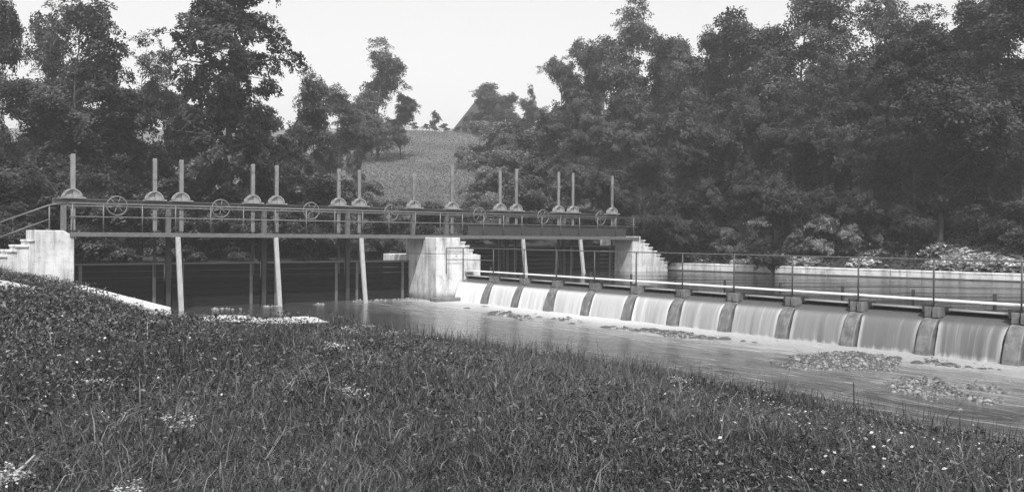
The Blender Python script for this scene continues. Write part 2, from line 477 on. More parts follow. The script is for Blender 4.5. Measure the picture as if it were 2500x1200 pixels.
def grid_water(name, poly, z, step, mat, kind='structure'):
    """flat sheet given in the bridge frame (t, s)"""
    o = empty('tmp', (0, 0, 0)); bpy.data.objects.remove(o)
    mb = MB(); mb.add([(t, -s, 0) for t, s in poly], [tuple(range(len(poly)))])
    ob = mb.build(name, mat)
    ob.location = fr(0, 0, z); ob.rotation_euler = (0, 0, ANG)
    return tag(ob, kind=kind)
grid_water('river', [(.45, -1.28), (.45, 60), (-45, 60), (-45, -1.28)], 0, 1, 'river')
wp = [ts(*(BW_A + BWD * k + BWN * .12)) for k in (-2, 0, 60)]
grid_water('upper_pool', [(.62, -1.42), (.62, 62), (wp[2][0], wp[2][1]), (wp[1][0], wp[1][1]), (14.3, -.5), (14.3, -9.0), (-15.6, -9.0), (-15.6, -1.42)], 1.03, 1, 'pool')

# ------------------------------------------------------------------ concrete works
def framed(name, t, s, z, label, cat, group=None):
    o = empty(name, fr(t, s, z), ANG)
    return tag(o, label, cat, group)
# left abutment
ab = framed('abutment', -15.2, 0, 0, 'stained white concrete abutment with stepped left flank at the left end of the bridge', 'abutment')
MB().prism([(-1.24, 0), (0, 0), (0, 2.76), (-.34, 2.96), (-1.24, 2.96)], 0, 2.2).build('body', 'concrete', ab, .025)
for i, (x0, x1, zt) in enumerate([(-1.42, -1.243, 2.63), (-1.78, -1.423, 2.44), (-2.06, -1.783, 2.27), (-2.75, -2.063, 2.10)]):
    MB().box(x0, x1, .02, 2.0, .6, zt - .075).build('riser', 'concrete', ab, .01)
    MB().box(x0 - .03, x1, -.03, 2.03, zt - .072, zt).build('step', 'concrete', ab, .012)
# low channel wall running downstream from it
cw = framed('channel_wall', -15.2, 0, 0, 'low pale concrete channel wall running from the left abutment into the grass', 'wall')
MB().box(-.46, 0, -12.6, -.01, -.5, 1.12).build('body', 'concrete', cw, .03)
# mid pier
pr = framed('bridge_pier', 0, 0, 0, 'white concrete pier with stepped top between the two bridge spans', 'pier')
MB().box(-.95, 1.25, -1.05, 1.70, -.6, 2.05).build('lower_body', 'concrete', pr, .03)
MB().box(-.95, .30, -1.05, 1.70, 2.053, 2.80).build('upper_body', 'concrete', pr, .03)
MB().box(-.98, 1.28, 1.703, 3.9, -.6, 2.0).build('upstream_nose', 'concrete', pr, .03)
for x0, x1, zt in [(.303, .54, 2.62), (.543, .76, 2.45), (.763, .97, 2.27)]:
    MB().box(x0, x1, -1.05, 1.6, 2.053, zt - .07).build('riser', 'concrete', pr, .01)
    MB().box(x0, x1 + .02, -1.09, 1.62, zt - .067, zt).build('step', 'concrete', pr, .012)
MB().box(1.253, 1.42, -1.02, 1.5, .2, 2.02).build('end_block', 'concrete', pr, .02)
MB().box(-1.3, 1.0, -1.6, -1.053, -.6, .16).build('footing', 'wet_concrete', pr, .05)
# right abutment
ra = framed('abutment', 12.0, 0, 0, 'white concrete abutment with a flight of steps falling right to the far bank', 'abutment')
MB().box(0, .62, 0, 2.6, -.2, 2.93).build('body', 'concrete', ra, .03)
prev = .623
for i in range(7):
    zt = 2.74 - i * .197; x1 = prev + .30
    MB().box(prev, x1, .02, 2.4, .2, zt - .07).build('riser', 'concrete', ra, .01)
    MB().box(prev, x1 + .025, -.03, 2.43, zt - .067, zt).build('step', 'concrete', ra, .012)
    prev = x1 + .003
# far bank wall
bwl = empty('bank_wall', (BW_A[0], BW_A[1], 0), math.atan2(BWD[1], BWD[0]))
tag(bwl, 'long low pale concrete wall edging the far side of the upper pool', 'wall')
for k in range(14):
    x0 = -.2 + k * 3.0
    zz = 1.47 - .0045 * k * 3.0
    MB().box(x0, x0 + 2.985, 0, .42, .2, zz - .10).build('wall_section', 'concrete', bwl, .02)
    MB().box(x0, x0 + 2.985, -.016, -.003, .8, 1.10).build('wet_foot', 'dark_stone', bwl)
    MB().box(x0, x0 + 2.985, -.012, .50, zz - .097, zz).build('coping', 'concrete', bwl, .02)

# ------------------------------------------------------------------ sluice bridge
br = framed('sluice_bridge', 0, 0, 0, 'dark iron sluice bridge with pipe railing and hoist beam crossing two spans', 'bridge')
T0, T1 = -15.35, 12.45
MB().box(T0, T1, -.06, .0, 2.74, 2.90).build('front_girder', 'iron', br, .008)
MB().box(T0, T1, 1.50, 1.56, 2.74, 2.90).build('rear_girder', 'iron', br, .008)
xs = T0
while xs < T1 - .1:                                              # deck boards
    w = min(.28, T1 - xs)
    MB().box(xs, xs + w - .012, .004, 1.496, 2.845, 2.888).build('deck_board', 'gate_wood', br)
    xs += w
tb = MB(); tb.box(-15.7, 12.1, 1.18, 1.42, 4.10, 4.125).box(-15.7, 12.1, 1.28, 1.32, 3.96, 4.10).box(-15.7, 12.1, 1.18, 1.42, 3.935, 3.96)
tb.build('hoist_beam', 'iron', br)
STR = (-11.69, -7.88, -4.11, 4.56, 8.25)
COLS = STR + (-15.35, -.80, 1.0, 11.85)
for t in COLS:
    MB().box(t - .09, t + .09, 1.21, 1.39, 2.85 if t in STR else 2.91, 3.935).build('column', 'iron', br, .006)
for t in STR:
    MB().box(t - .085, t + .085, 1.22, 1.38, -.4, 2.848).build('shaded_column', 'dark_iron', br)  # column continued under the deck, shade there painted as darker iron
    MB().bar((t, -.05, 2.74), (t + .03, -.52, -.5), .17, .12, (0, 1, 0)).build('strut', 'timber', br, .008)
post_t = [-15.25, -14.25, -12.93, -11.75, -10.44, -9.17, -7.88, -6.55, -5.29, -4.0, -2.73, -1.4, -.1, 1.1, 2.3, 3.45, 4.56, 5.8, 7.0, 8.25, 9.5, 10.8, 12.1]
for t in post_t:
    MB().tube([(t, .03, 2.90), (t, .03, 3.90)], .024, 8).build('railing_post', 'iron', br, smooth=True)
MB().tube([(T0, .03, 3.92), (T1, .03, 3.92)], .028, 10).build('top_rail', 'iron', br, smooth=True)
MB().tube([(T0, .03, 3.45), (T1, .03, 3.45)], .022, 10).build('mid_rail', 'iron', br, smooth=True)
MB().tube([(-15.3, 1.02, 3.86), (12.0, 1.02, 3.86)], .026, 10).build('drive_shaft', 'iron', br, smooth=True)
for k in range(6):                                               # plate panels of the right span railing
    x0 = 1.42 + k * 1.7
    MB().box(x0, x0 + 1.685, .075, .09, 2.905, 3.42).build('railing_panel', 'dark_iron', br)

# stair railing at the left end
sr = framed('stair_railing', -15.4, -.25, 2.1, 'dark sloping handrail down the steps at the left end of the bridge', 'railing')
for x, z0, z1 in [(-.55, .6, 1.74), (-2.3, -.1, 1.0)]:
    MB().tube([(x, 0, z0), (x, 0, z1)], .025, 8).build('post', 'iron', sr, smooth=True)
MB().tube([(-.1, 0, 1.82), (-.55, 0, 1.74), (-2.3, 0, 1.0)], .028, 8).build('handrail', 'iron', sr, smooth=True)
MB().tube([(-.55, 0, 1.25), (-2.3, 0, .5)], .022, 8).build('mid_rail', 'iron', sr, smooth=True)

# ------------------------------------------------------------------ rack hoists (14), handwheels (7), gates (7)
racks = [(-15.03, 5.77), (-12.18, 5.72), (-11.19, 5.73), (-8.34, 5.69), (-7.33, 5.71), (-4.52, 5.66), (-3.53, 5.71), (-.76, 5.63),
         (1.33, 6.26), (4.14, 6.13), (5.15, 6.28), (7.9, 6.26), (8.88, 6.26), (11.7, 6.22)]
def arc(mb, r0, r1, a0, a1, y0, y1, n=14, zc=0.0, xc=0.0):
    vs = []; fs = []
    for i in range(n + 1):
        a = a0 + (a1 - a0) * i / n; c, s_ = math.cos(a), math.sin(a)
        vs += [(xc + r0*c, y0, zc + r0*s_), (xc + r1*c, y0, zc + r1*s_), (xc + r1*c, y1, zc + r1*s_), (xc + r0*c, y1, zc + r0*s_)]
    for i in range(n):
        for k in range(4):
            k2 = (k + 1) % 4; fs.append((4*i + k, 4*i + k2, 4*i + 4 + k2, 4*i + 4 + k))
    fs += [(0, 1, 2, 3), tuple(4*n + k for k in (3, 2, 1, 0))]
    return mb.add(vs, fs)
def make_hoist():
    r = empty('rack_hoist', (0, 0, 0), ANG)
    MB().box(-.40, .40, -.20, .20, 0, .05).build('base_plate', 'cast', r, .008)
    g = MB(); arc(g, .27, .325, R(4), R(176), -.16, .10, 18, .05, -.03)
    gd = g.build('gear_guard', 'cast', r, smooth=False)
    s_ = MB(); arc(s_, .03, .269, R(4), R(86), -.13, -.07, 10, .05, -.03); arc(s_, .05, .269, R(87), R(176), -.085, -.05, 10, .05, -.03); s_.build('side_plate', 'cast', r, .004)
    b = MB(); b.box(-.40, -.02, -.13, -.06, .058, .13); b.build('bearing_block', 'cast', r, .008)
    w = MB()
    for k in range(16):
        a = 2 * math.pi * k / 16
        w.bar((-.16 + .12 * math.cos(a), .0, .19 + .12 * math.sin(a)), (-.16 + .155 * math.cos(a), .0, .19 + .155 * math.sin(a)), .09, .022, (math.sin(a), 0, -math.cos(a)))
    w.tube([(-.16, -.045, .19), (-.16, .045, .19)], .125, 18)
    w.build('pinion', 'dark_iron', r)
    return r
def make_rack(h, low):
    m = MB(); m.box(-.075, .075, -.02, .03, low, h)
    z = max(low, -.4)
    while z < h - .06:
        m.box(-.105, -.0752, -.018, .028, z, z + .035); z += .075
    return m
bays = ['beside the left abutment', 'second from the left abutment', 'third from the left abutment', 'just left of the white middle pier',
        'just right of the white middle pier', 'in the middle of the right span', 'beside the far right abutment']
proto = make_hoist()
for i, (t, ztop) in enumerate(racks):
    h = proto if i == 0 else copy_tree(proto)
    h.location = fr(t, -1.30, 4.127)
    h.rotation_euler = (0, 0, ANG)
    make_rack(ztop - 4.127, -1.15).build('rack', 'steel', h, 0)
    MB().box(-.05, .05, -.02, .03, -4.127 + (1.2 if i < 8 else 1.9), -1.152).build('shaded_rack', 'dark_iron', h)  # lower end of the rack; deck shade put into its darker iron
    side = 'left' if i % 2 == 0 else 'right'
    tall = 'tall' if i >= 8 else 'pale'
    tag(h, f'{side} rack hoist of the gate bay {bays[i // 2]}', 'hoist', 'rack hoists along the bridge beam')

wheels = [-13.65, -9.84, -6.05, -2.25, 2.52, 6.41, 10.32]
def make_wheel():
    r = empty('handwheel', (0, 0, 0), ANG)
    rim = MB(); pts = [(.35 * math.cos(2*math.pi*k/28), 0, .35 * math.sin(2*math.pi*k/28)) for k in range(29)]
    rim.tube(pts, .030, 8, False).build('rim', 'iron', r, smooth=True)
    MB().tube([(0, -.07, 0), (0, .36, 0)], .055, 12).build('hub', 'iron', r, smooth=False)
    for k in range(6):
        a = 2 * math.pi * (k + .5) / 6
        MB().tube([(.05 * math.cos(a), 0, .05 * math.sin(a)), (.335 * math.cos(a), 0, .335 * math.sin(a))], [.024, .018], 6).build('spoke', 'iron', r, smooth=True)
    MB().tube([(.33, -.03, .09), (.33, -.16, .09)], .018, 8).build('crank_grip', 'iron', r, smooth=True)
    return r
pw = make_wheel()
for i, t in enumerate(wheels):
    w = pw if i == 0 else copy_tree(pw)
    w.location = fr(t, -.72, 3.88)
    w.rotation_euler = (0, R(random.uniform(0, 60)), ANG)
    tag(w, f'spoked iron handwheel of the gate {bays[i]}', 'handwheel', 'handwheels along the bridge')
gate_span = [(-15.17, -11.82), (-11.56, -8.0), (-7.76, -4.22), (-3.98, -.99), (1.46, 4.44), (4.68, 8.13), (8.37, 11.97)]
for i, (a, b) in enumerate(gate_span):
    low, top = (-.5, 1.68) if i < 4 else (.42, 2.35)
    g = framed('sluice_gate', (a + b) / 2, -1.36, low, f'dark timber sluice gate {"closed" if i < 4 else "partly raised"} in the bay {bays[i]}', 'sluice gate', 'sluice gates under the bridge')
    w = (b - a) / 2 - .02
    n = 9; dh = (top - low) / n
    for k in range(n):
        MB().box(-w, w, -.03 - .004 * (k % 2), .04, k * dh + .006, (k + 1) * dh - .006).build('plank', 'gate_wood', g, .006)
    for x in (-w * .78, w * .78):
        MB().box(x - .06, x + .06, -.075, -.036, .05, top - low - .02).build('strap', 'iron', g)
    MB().box(-w, w, -.09, .06, top - low + .002, top - low + .07).build('top_bar', 'iron', g, .005)

# ------------------------------------------------------------------ weir
WP = [1.10, 3.47, 5.65, 7.75, 9.94, 12.1, 14.24, 16.35, 18.45, 20.52, 22.57, 24.62, 26.68, 28.75]
wr = framed('weir', 0, 0, 0, 'long low concrete overflow weir with sloping buttresses between its falls', 'weir')
MB().prism([(.16, -.6), (.95, -.6), (.95, .62), (.80, .82), (.46, .77), (.26, .62), (.12, .28), (.03, -.05)], -30, -1.06).build('spillway', 'wet_concrete', wr, .02)
for i, s in enumerate(WP[1:]):
    w = .20
    body = MB().prism([(.92, -.5), (.92, .90), (.38, .90), (.26, .86), (.12, .70), (-.02, .42), (-.12, .12), (-.18, -.5)], -s - .19, -s + .19)
    ob = body.build('buttress', 'wet_concrete', wr, .025)
    hd = MB().box(.30, .98, -s - .19, -s - .03, .903, 1.16).box(.34, .98, -s + .03, -s + .19, .903, 1.16).box(.42, .96, -s - .0295, -s + .0295, .903, 1.14)
    hd.build('buttress_head', 'wet_concrete', ob, .012)
    MB().tube([(.45, -s + .02, 1.21), (.45, -s + .30, 1.17)], [.045, .035], 8).box(.40, .52, -s + .20, -s + .28, 1.02, 1.23).build('bracket', 'dark_iron', wr)
for i in range(len(WP) - 1):
    a, b = WP[i] + (.25 if i else .0), WP[i+1] - .22
    MB().box(.71, .745, -b, -a - .02, .86, 1.06).build('flap_board', 'gate_wood', wr, .006)
    MB().tube([(.60, -b, 1.105), (.60, -a - .05, 1.105)], .030, 8).build('flap_beam', 'pale_timber', wr, smooth=True)
    MB().bar((1.12, -(a + b) / 2 - .1, .9), (1.12, -(a + b) / 2 - .1, 1.52), .07, .05, (1, 0, 0)).build('gate_stem', 'dark_iron', wr)
# walkway
fb = framed('walkway', 0, 0, 0, 'narrow plank walkway with thin iron railing along the weir crest', 'walkway')
for i in range(len(WP) - 1):
    a, b = WP[i] + (.0 if i else .0), WP[i+1]
    MB().box(.50, .72, -b + .006, -a - .006, 1.30, 1.335).build('plank', 'pale_timber', fb, .006)
    MB().box(.735, .95, -b + .006, -a - .006, 1.30, 1.335).build('plank', 'pale_timber', fb, .006)
for s in WP:
    MB().tube([(.42, -s, .95), (.42, -s, 2.33)], .024, 8).build('railing_post', 'dark_iron', fb, smooth=True)
MB().tube([(-.5, -1.15, 1.2), (-.5, -1.15, 2.33)], .022, 8).build('railing_post', 'dark_iron', fb, smooth=True)
MB().tube([(-.5, -1.15, 2.335), (.42, -1.15, 2.335), (.42, -28.8, 2.335)], .018, 8).build('top_rail', 'dark_iron', fb, smooth=True)
MB().tube([(-.5, -1.15, 1.82), (.42, -1.15, 1.82), (.42, -3.4, 1.82)], .016, 8).build('mid_rail', 'dark_iron', fb, smooth=True)

# falling water between the buttresses
prof = [(.72, .99), (.60, .955), (.48, .905), (.38, .865), (.30, .82), (.22, .74), (.15, .62), (.09, .47), (.04, .30), (.0, .13), (-.03, -.06)]
plen = np.concatenate([[0], np.cumsum([math.dist(prof[k], prof[k+1]) for k in range(len(prof)-1)])]); plen /= plen[-1]
for i in range(len(WP) - 1):
    a, b = WP[i] + (.22 if i else .02), WP[i+1] - .22
    n = 28; vs = []; uvs = []; ed = []
    rnd = np.random.default_rng(100 + i)
    jit = np.cumsum(rnd.normal(0, .009, n + 1)); jit -= jit.mean()
    for k in range(n + 1):
        f_ = k / n
        for j, (x, z) in enumerate(prof):
            spread = .03 + .0 * plen[j]
            s = a + (b - a) * f_
            # the nappe draws in a little from the buttresses at the lip
            draw = .05 * smooth(np.array(plen[j]), .25, .6) * (1 - 2 * f_)
            vs.append((x + jit[k] * plen[j] * 1.5 + rnd.normal(0, .003), -(s + float(draw)), z))
            uvs.append((s, plen[j]))
            e_ = max(0, 1 - min(f_, 1 - f_) * (b - a) / .13)
            ed.append(e_ * min(1, plen[j] * 3))
    m_ = len(prof)
    fs = [(k*m_ + j, (k+1)*m_ + j, (k+1)*m_ + j + 1, k*m_ + j + 1) for k in range(n) for j in range(m_ - 1)]
    mb = MB(); mb.add(vs, fs)
    me = bpy.data.meshes.new('falling_water'); me.from_pydata(mb.v, [], mb.f); me.update()
    ul = me.uv_layers.new(name='UVMap')
    for lp in me.loops: ul.data[lp.index].uv = uvs[lp.vertex_index]
    at_ = me.attributes.new('edge', 'FLOAT', 'POINT'); at_.data.foreach_set('value', np.array(ed, np.float32))
    me.materials.append(M['sheet'])
    o = link('falling_water', me, None, 0, True)
    o.location = fr(0, 0, 0); o.rotation_euler = (0, 0, ANG)
    o['foam'] = float(rnd.uniform(.85, 1.15) * np.interp(WP[i], [1, 8, 12, 16, 20, 24, 30], [.78, .66, .46, .24, .09, .04, .03]))
    tag(o, kind='structure')

# ------------------------------------------------------------------ stones, gravel, sand
def rock_mesh(name, seed, mat):
    rr = np.random.default_rng(seed)
    bm = bmesh.new(); bmesh.ops.create_icosphere(bm, subdivisions=2, radius=1)
    ph = rr.uniform(0, 6.28, 9); dr = rr.normal(0, 1, (9, 3))
    for v in bm.verts:
        p = np.array(v.co); k = 1 + .13 * sum(math.sin(1.6 * (p @ dr[i]) + ph[i]) for i in range(9)) / 2
        v.co = Vector(p * k)
    me = bpy.data.meshes.new(name); bm.to_mesh(me); bm.free(); me.materials.append(M[mat])
    return me
rocks = [rock_mesh('river_stone', 20 + i, 'dark_stone') for i in range(5)]
line_px = [(1140, 752, 20), (1185, 748, 22), (1165, 762, 14), (1205, 765, 30), (1240, 766, 26), (1258, 770, 18), (1275, 772, 24), (1310, 766, 14), (1318, 774, 20), (1352, 778, 22), (1395, 790, 20),
           (1478, 799, 36), (1500, 797, 26), (1530, 801, 22), (1575, 806, 30), (1600, 808, 36), (1625, 812, 22), (1690, 820, 34), (1715, 822, 30), (1745, 826, 26), (1768, 828, 34), (1815, 832, 24), (1845, 836, 20),
           (2150, 893, 46), (2245, 886, 44), (2195, 876, 36), (2318, 889, 40), (2085, 858, 26), (2370, 896, 24), (2400, 900, 26)]
for i, (x, y, w) in enumerate(line_px):
    X, Y = gpt(x, y, 0); sz = w / F * Y / 2
    o = link('river_stone', rocks[i % 5]); o.location = (X, Y, -.02 + .0 * sz)
    o.scale = (sz * 1.05, sz * random.uniform(.6, .9), sz * random.uniform(.3, .5)); o.rotation_euler = (0, 0, random.uniform(0, 6))
    if i < 23: tag(o, 'dark wet stone in the broken line of stones below the weir falls', 'stone', 'stones in a line below the weir')
    else: tag(o, 'larger dark flat stone among the foam right of the gravel bar', 'stone', 'flat stones right of the gravel bar')

def stones_mesh(name, P, sizes, mat):
    base = np.array([(1,0,0),(-1,0,0),(0,1,0),(0,-1,0),(0,0,1),(0,0,-1),(.62,.62,.45),(-.62,.62,.45),(.62,-.62,.45),(-.62,-.62,.45)], float)
    fs = np.array([(4,0,6),(4,6,2),(0,2,6),(4,2,7),(4,7,1),(2,1,7),(4,1,9),(4,9,3),(1,3,9),(4,3,8),(4,8,0),(3,0,8),(5,2,0),(5,1,2),(5,3,1),(5,0,3)])
    n = len(P)
    sc = sizes[:, None] * np.column_stack([RNG.uniform(.7, 1.2, n), RNG.uniform(.6, 1.0, n), RNG.uniform(.55, .95, n)])
    an = RNG.uniform(0, 6.28, n); c, s_ = np.cos(an), np.sin(an)
    b = base[None] * RNG.uniform(.8, 1.15, (n, len(base), 1)) * sc[:, None]
    x = b[..., 0] * c[:, None] - b[..., 1] * s_[:, None]; y = b[..., 0] * s_[:, None] + b[..., 1] * c[:, None]
    vv = np.stack([x, y, b[..., 2]], -1) + P[:, None]
    ff = fs[None] + (np.arange(n) * len(base))[:, None, None]
    return npmesh(name, vv.reshape(-1, 3), ff.reshape(-1), 3, mat)
# gravel bar: a low mound of shingle and the stones on it
def bar_z(X, Y, cx, cy, ang, a, b, top):
    c, s_ = math.cos(ang), math.sin(ang); dx, dy = X - cx, Y - cy
    r2 = ((dx * c + dy * s_) / a) ** 2 + ((-dx * s_ + dy * c) / b) ** 2
    return top * (1 - r2 * (1 + .35 * np.sin(3.1 * dx + 1) * np.sin(2.3 * dy)))
bars = [(7.1, 19.9, -.35, 1.7, .5, .05), (8.6, 19.6, -.5, 1.2, .55, .02), (8.6, 14.9, -.9, 2.4, .8, .015), (10.5, 16.5, -.8, 2.2, .7, .01), (9.6, 12.9, -.9, 2.2, .9, .02)]
P = []; SZ = []
def strew(quad, n, thr, f, lift, big=1.0):
    q = np.array([gpt(*p, 0) for p in quad])
    uu, vv = RNG.random(n), RNG.random(n)
    XY = (q[0] * ((1-uu)*(1-vv))[:, None] + q[1] * (uu*(1-vv))[:, None] + q[2] * (uu*vv)[:, None] + q[3] * ((1-uu)*vv)[:, None])
    w = rough(XY[:, 0] * f, XY[:, 1] * f) - 1.1 * (np.abs(uu - .5) * 2) ** 3 - .9 * (np.abs(vv - .5) * 2) ** 3
    k = w > thr + RNG.normal(0, .18, n)
    sz = (RNG.gamma(1.4, .012, n) + .012) * big
    P.append(np.column_stack([XY, np.clip((w - thr) * lift + RNG.normal(0, .008, n), -.015, .09) - .22 * sz])[k]); SZ.append(sz[k])
strew([(1790, 862), (2200, 862), (2200, 908), (1900, 912)], 16000, -.55, 5, .045)
strew([(1440, 790), (1900, 828), (1900, 846), (1450, 806)], 4200, -.15, 9, .03, 1.15)
strew([(1120, 748), (1470, 782), (1450, 800), (1130, 766)], 2400, .10, 10, .02, 1.4)
strew([(2190, 862), (2500, 890), (2500, 915), (2200, 900)], 2400, .2, 6, .03)
strew([(1950, 930), (2500, 905), (2520, 1030), (2200, 1010)], 9000, .0, 5, .03)
P = np.vstack(P); SZ = np.concatenate(SZ)
sel = RNG.random(len(P)) < .5
tag(link('gravel', stones_mesh('gravel', P[sel], SZ[sel], 'stone')), kind='stuff')
tag(link('dark_gravel', stones_mesh('dark_gravel', P[~sel], SZ[~sel] * 1.2, 'dark_stone')), kind='stuff')
mb = MB()
for (cx, cy, an, aa, bb, top) in bars[:1]:
    vs = [(cx, cy, .02)]; fs = []
    for r_ in range(1, 4):
        for k in range(24):
            a_ = 2 * math.pi * k / 24; rad = r_ / 3 * (1 + .22 * math.sin(3 * a_ + cx) + .12 * math.sin(7 * a_))
            lx, ly = aa * rad * math.cos(a_), bb * rad * math.sin(a_)
            X, Y = cx + lx * math.cos(an) - ly * math.sin(an), cy + lx * math.sin(an) + ly * math.cos(an)
            vs.append((X, Y, .02 - .05 * (r_ / 3) ** 2))
    for k in range(24): fs.append((0, 1 + k, 1 + (k + 1) % 24))
    for r_ in range(2):
        for k in range(24):
            k2 = (k + 1) % 24; fs.append((1 + r_*24 + k, 1 + (r_+1)*24 + k, 1 + (r_+1)*24 + k2, 1 + r_*24 + k2))
    mb.add(vs, fs)
tag(mb.build('gravel_bar', 'dark_stone', smooth=True), kind='structure')
# pale rubble at the foot of the gates and along the left shore
P2 = []; S2 = []
for (t0, t1, s0, s1, n_) in [(-10.5, -9.4, .2, .9, 22), (-8.6, -7.9, .1, .6, 16), (-4.2, -1.2, -.9, .1, 70), (-6.3, -5.8, .0, .5, 8)]:
    for k in range(n_):
        p = fr(random.uniform(t0, t1), random.uniform(s0, s1)); P2.append((p.x, p.y, .0)); S2.append(random.uniform(.03, .10))
tag(link('rubble', stones_mesh('rubble', np.array(P2), np.array(S2), 'stone')), kind='stuff')
SPOTS = [(-6.5, 19.9, -.02, 1.25, .34), (-5.0, 19.7, .0, 1.0, .22), (-14.4, 24.4, .2, 1.7, .55)]      # bare sandy places in the grass
mb = MB()
for cx, cy, an, aa, bb in SPOTS:
    vs = []; fs = []; n = 26
    for r_ in range(0, 5):
        for k in range(n):
            a_ = 2 * math.pi * k / n; rad = (r_ + .15) / 4 * (1 + .2 * math.sin(3 * a_ + cx) + .12 * math.sin(5 * a_ + cy))
            lx, ly = aa * rad * math.cos(a_), bb * rad * math.sin(a_)
            X, Y = cx + lx * math.cos(an) - ly * math.sin(an), cy + lx * math.sin(an) + ly * math.cos(an)
            vs.append([X, Y, 0, r_])
    zz = height(np.array([v[0] for v in vs]), np.array([v[1] for v in vs]))
    vs = [(v[0], v[1], z + .17 * (1 - (v[3] / 4) ** 2) + .012) for v, z in zip(vs, zz)]
    fs = [(r_*n + k, r_*n + (k+1) % n, (r_+1)*n + (k+1) % n, (r_+1)*n + k) for r_ in range(4) for k in range(n)] + [tuple(range(n))]
    mb.add(vs, fs)
tag(mb.build('sand_patch', 'sand', smooth=True), kind='structure')

# ------------------------------------------------------------------ house on the ridge
X, Y, _ = at(1165, 300, 131); zg = float(height([X], [Y])[0])
hs = empty('house', (X, Y, zg), R(12)); tag(hs, 'old house with steep dark hipped roof on the hilltop behind the shrubs', 'house')
Z0 = 19.3 - zg
MB().box(-3.0, 3.4, -3, 3, -1.0, Z0 - .15).build('wall', 'plaster', hs)
rf = MB(); rf.add([(-3.7, -3.6, Z0 - .25), (3.9, -3.6, Z0 - .25), (3.9, 3.6, Z0 - .25), (-3.7, 3.6, Z0 - .25), (-.05, 0, Z0 + 4.7), (.9, 0, Z0 + 4.7)],
       [(0, 1, 5, 4), (1, 2, 5), (2, 3, 4, 5), (3, 0, 4), (3, 2, 1, 0)])
roof = rf.build('roof', 'thatch', hs)
MB().tube([(-.1, 0, Z0 + 4.72), (.95, 0, Z0 + 4.72)], .09, 6).build('ridge_cap', 'thatch', roof)
MB().tube([(-.05, 0, Z0 + 4.6), (-.05, 0, Z0 + 6.0)], .06, 6).build('finial', 'dark_iron', roof)
for x in (-1.6, 1.2):
    w_ = MB().box(x, x + .8, -3.06, -2.98, Z0 - 1.5, Z0 - .5).build('window', 'gate_wood', hs); MB().box(x + .08, x + .72, -3.075, -3.063, Z0 - 1.42, Z0 - .58).build('pane', 'glass', w_)
MB().box(-2.9, -2.1, -3.06, -3.003, Z0 - 2.2, Z0 - .4).build('door', 'gate_wood', hs)

# ------------------------------------------------------------------ foliage
def rand_unit(rng, n):
    v = rng.normal(0, 1, (n, 3)); return v / np.linalg.norm(v, axis=1)[:, None]
def leaf_mesh(name, C, rng, size, mat, up=.6, aspect=.55, fold=.15, guide=None, loose=.5):
    """small folded leaf faces centred on C, each its own island"""
    n = len(C)
    nor = rand_unit(rng, n)
    if guide is None: nor[:, 2] = np.abs(nor[:, 2]) + up
    else: nor = guide + nor * loose
    nor = nor + 0; nor /= np.linalg.norm(nor, axis=1)[:, None]
    d = rand_unit(rng, n); d -= nor * np.sum(d * nor, 1)[:, None]; d /= np.linalg.norm(d, axis=1)[:, None] + 1e-9
    e = np.cross(nor, d)
    Ls = (size * rng.uniform(.6, 1.35, n))[:, None]; Wd = Ls * aspect
    v = np.stack([C - d * Ls, C + e * Wd + nor * Ls * fold, C + d * Ls - nor * Ls * fold, C - e * Wd + nor * Ls * fold], 1)
    f = np.arange(4 * n).reshape(n, 4)
    f = np.stack([f[:, [0, 1, 2]], f[:, [0, 2, 3]]], 1)
    return npmesh(name, v.reshape(-1, 3), f.reshape(-1), 3, mat)

def sprays(cl, out, n, rng):
    """leaf places on domed sprays: cl = x, y, z, radius; out = which way each spray faces"""
    cl = np.array(cl); out = np.array(out)
    w = cl[:, 3] ** 2; w /= w.sum()
    nc = out * .75 + np.array([0, 0, .8]) + rng.normal(0, .4, out.shape); nc /= np.linalg.norm(nc, axis=1)[:, None]
    a = np.cross(nc, rng.normal(0, 1, nc.shape)); a /= np.linalg.norm(a, axis=1)[:, None]; b = np.cross(nc, a)
    ci = rng.choice(len(cl), n, p=w)
    R_ = cl[ci, 3]; ang = rng.uniform(0, 6.28, n)
    lob_ = 1 + .28 * np.sin(ang * 3 + ci) + .18 * np.sin(ang * 5 + 2 * ci)
    r = np.sqrt(rng.random(n)) * R_ * lob_
    C = cl[ci, :3] + a[ci] * (r * np.cos(ang))[:, None] + b[ci] * (r * np.sin(ang))[:, None] * .8 + nc[ci] * (-.16 * r * r / R_ + rng.normal(0, .15, n) * R_)[:, None]
    return C, nc[ci]
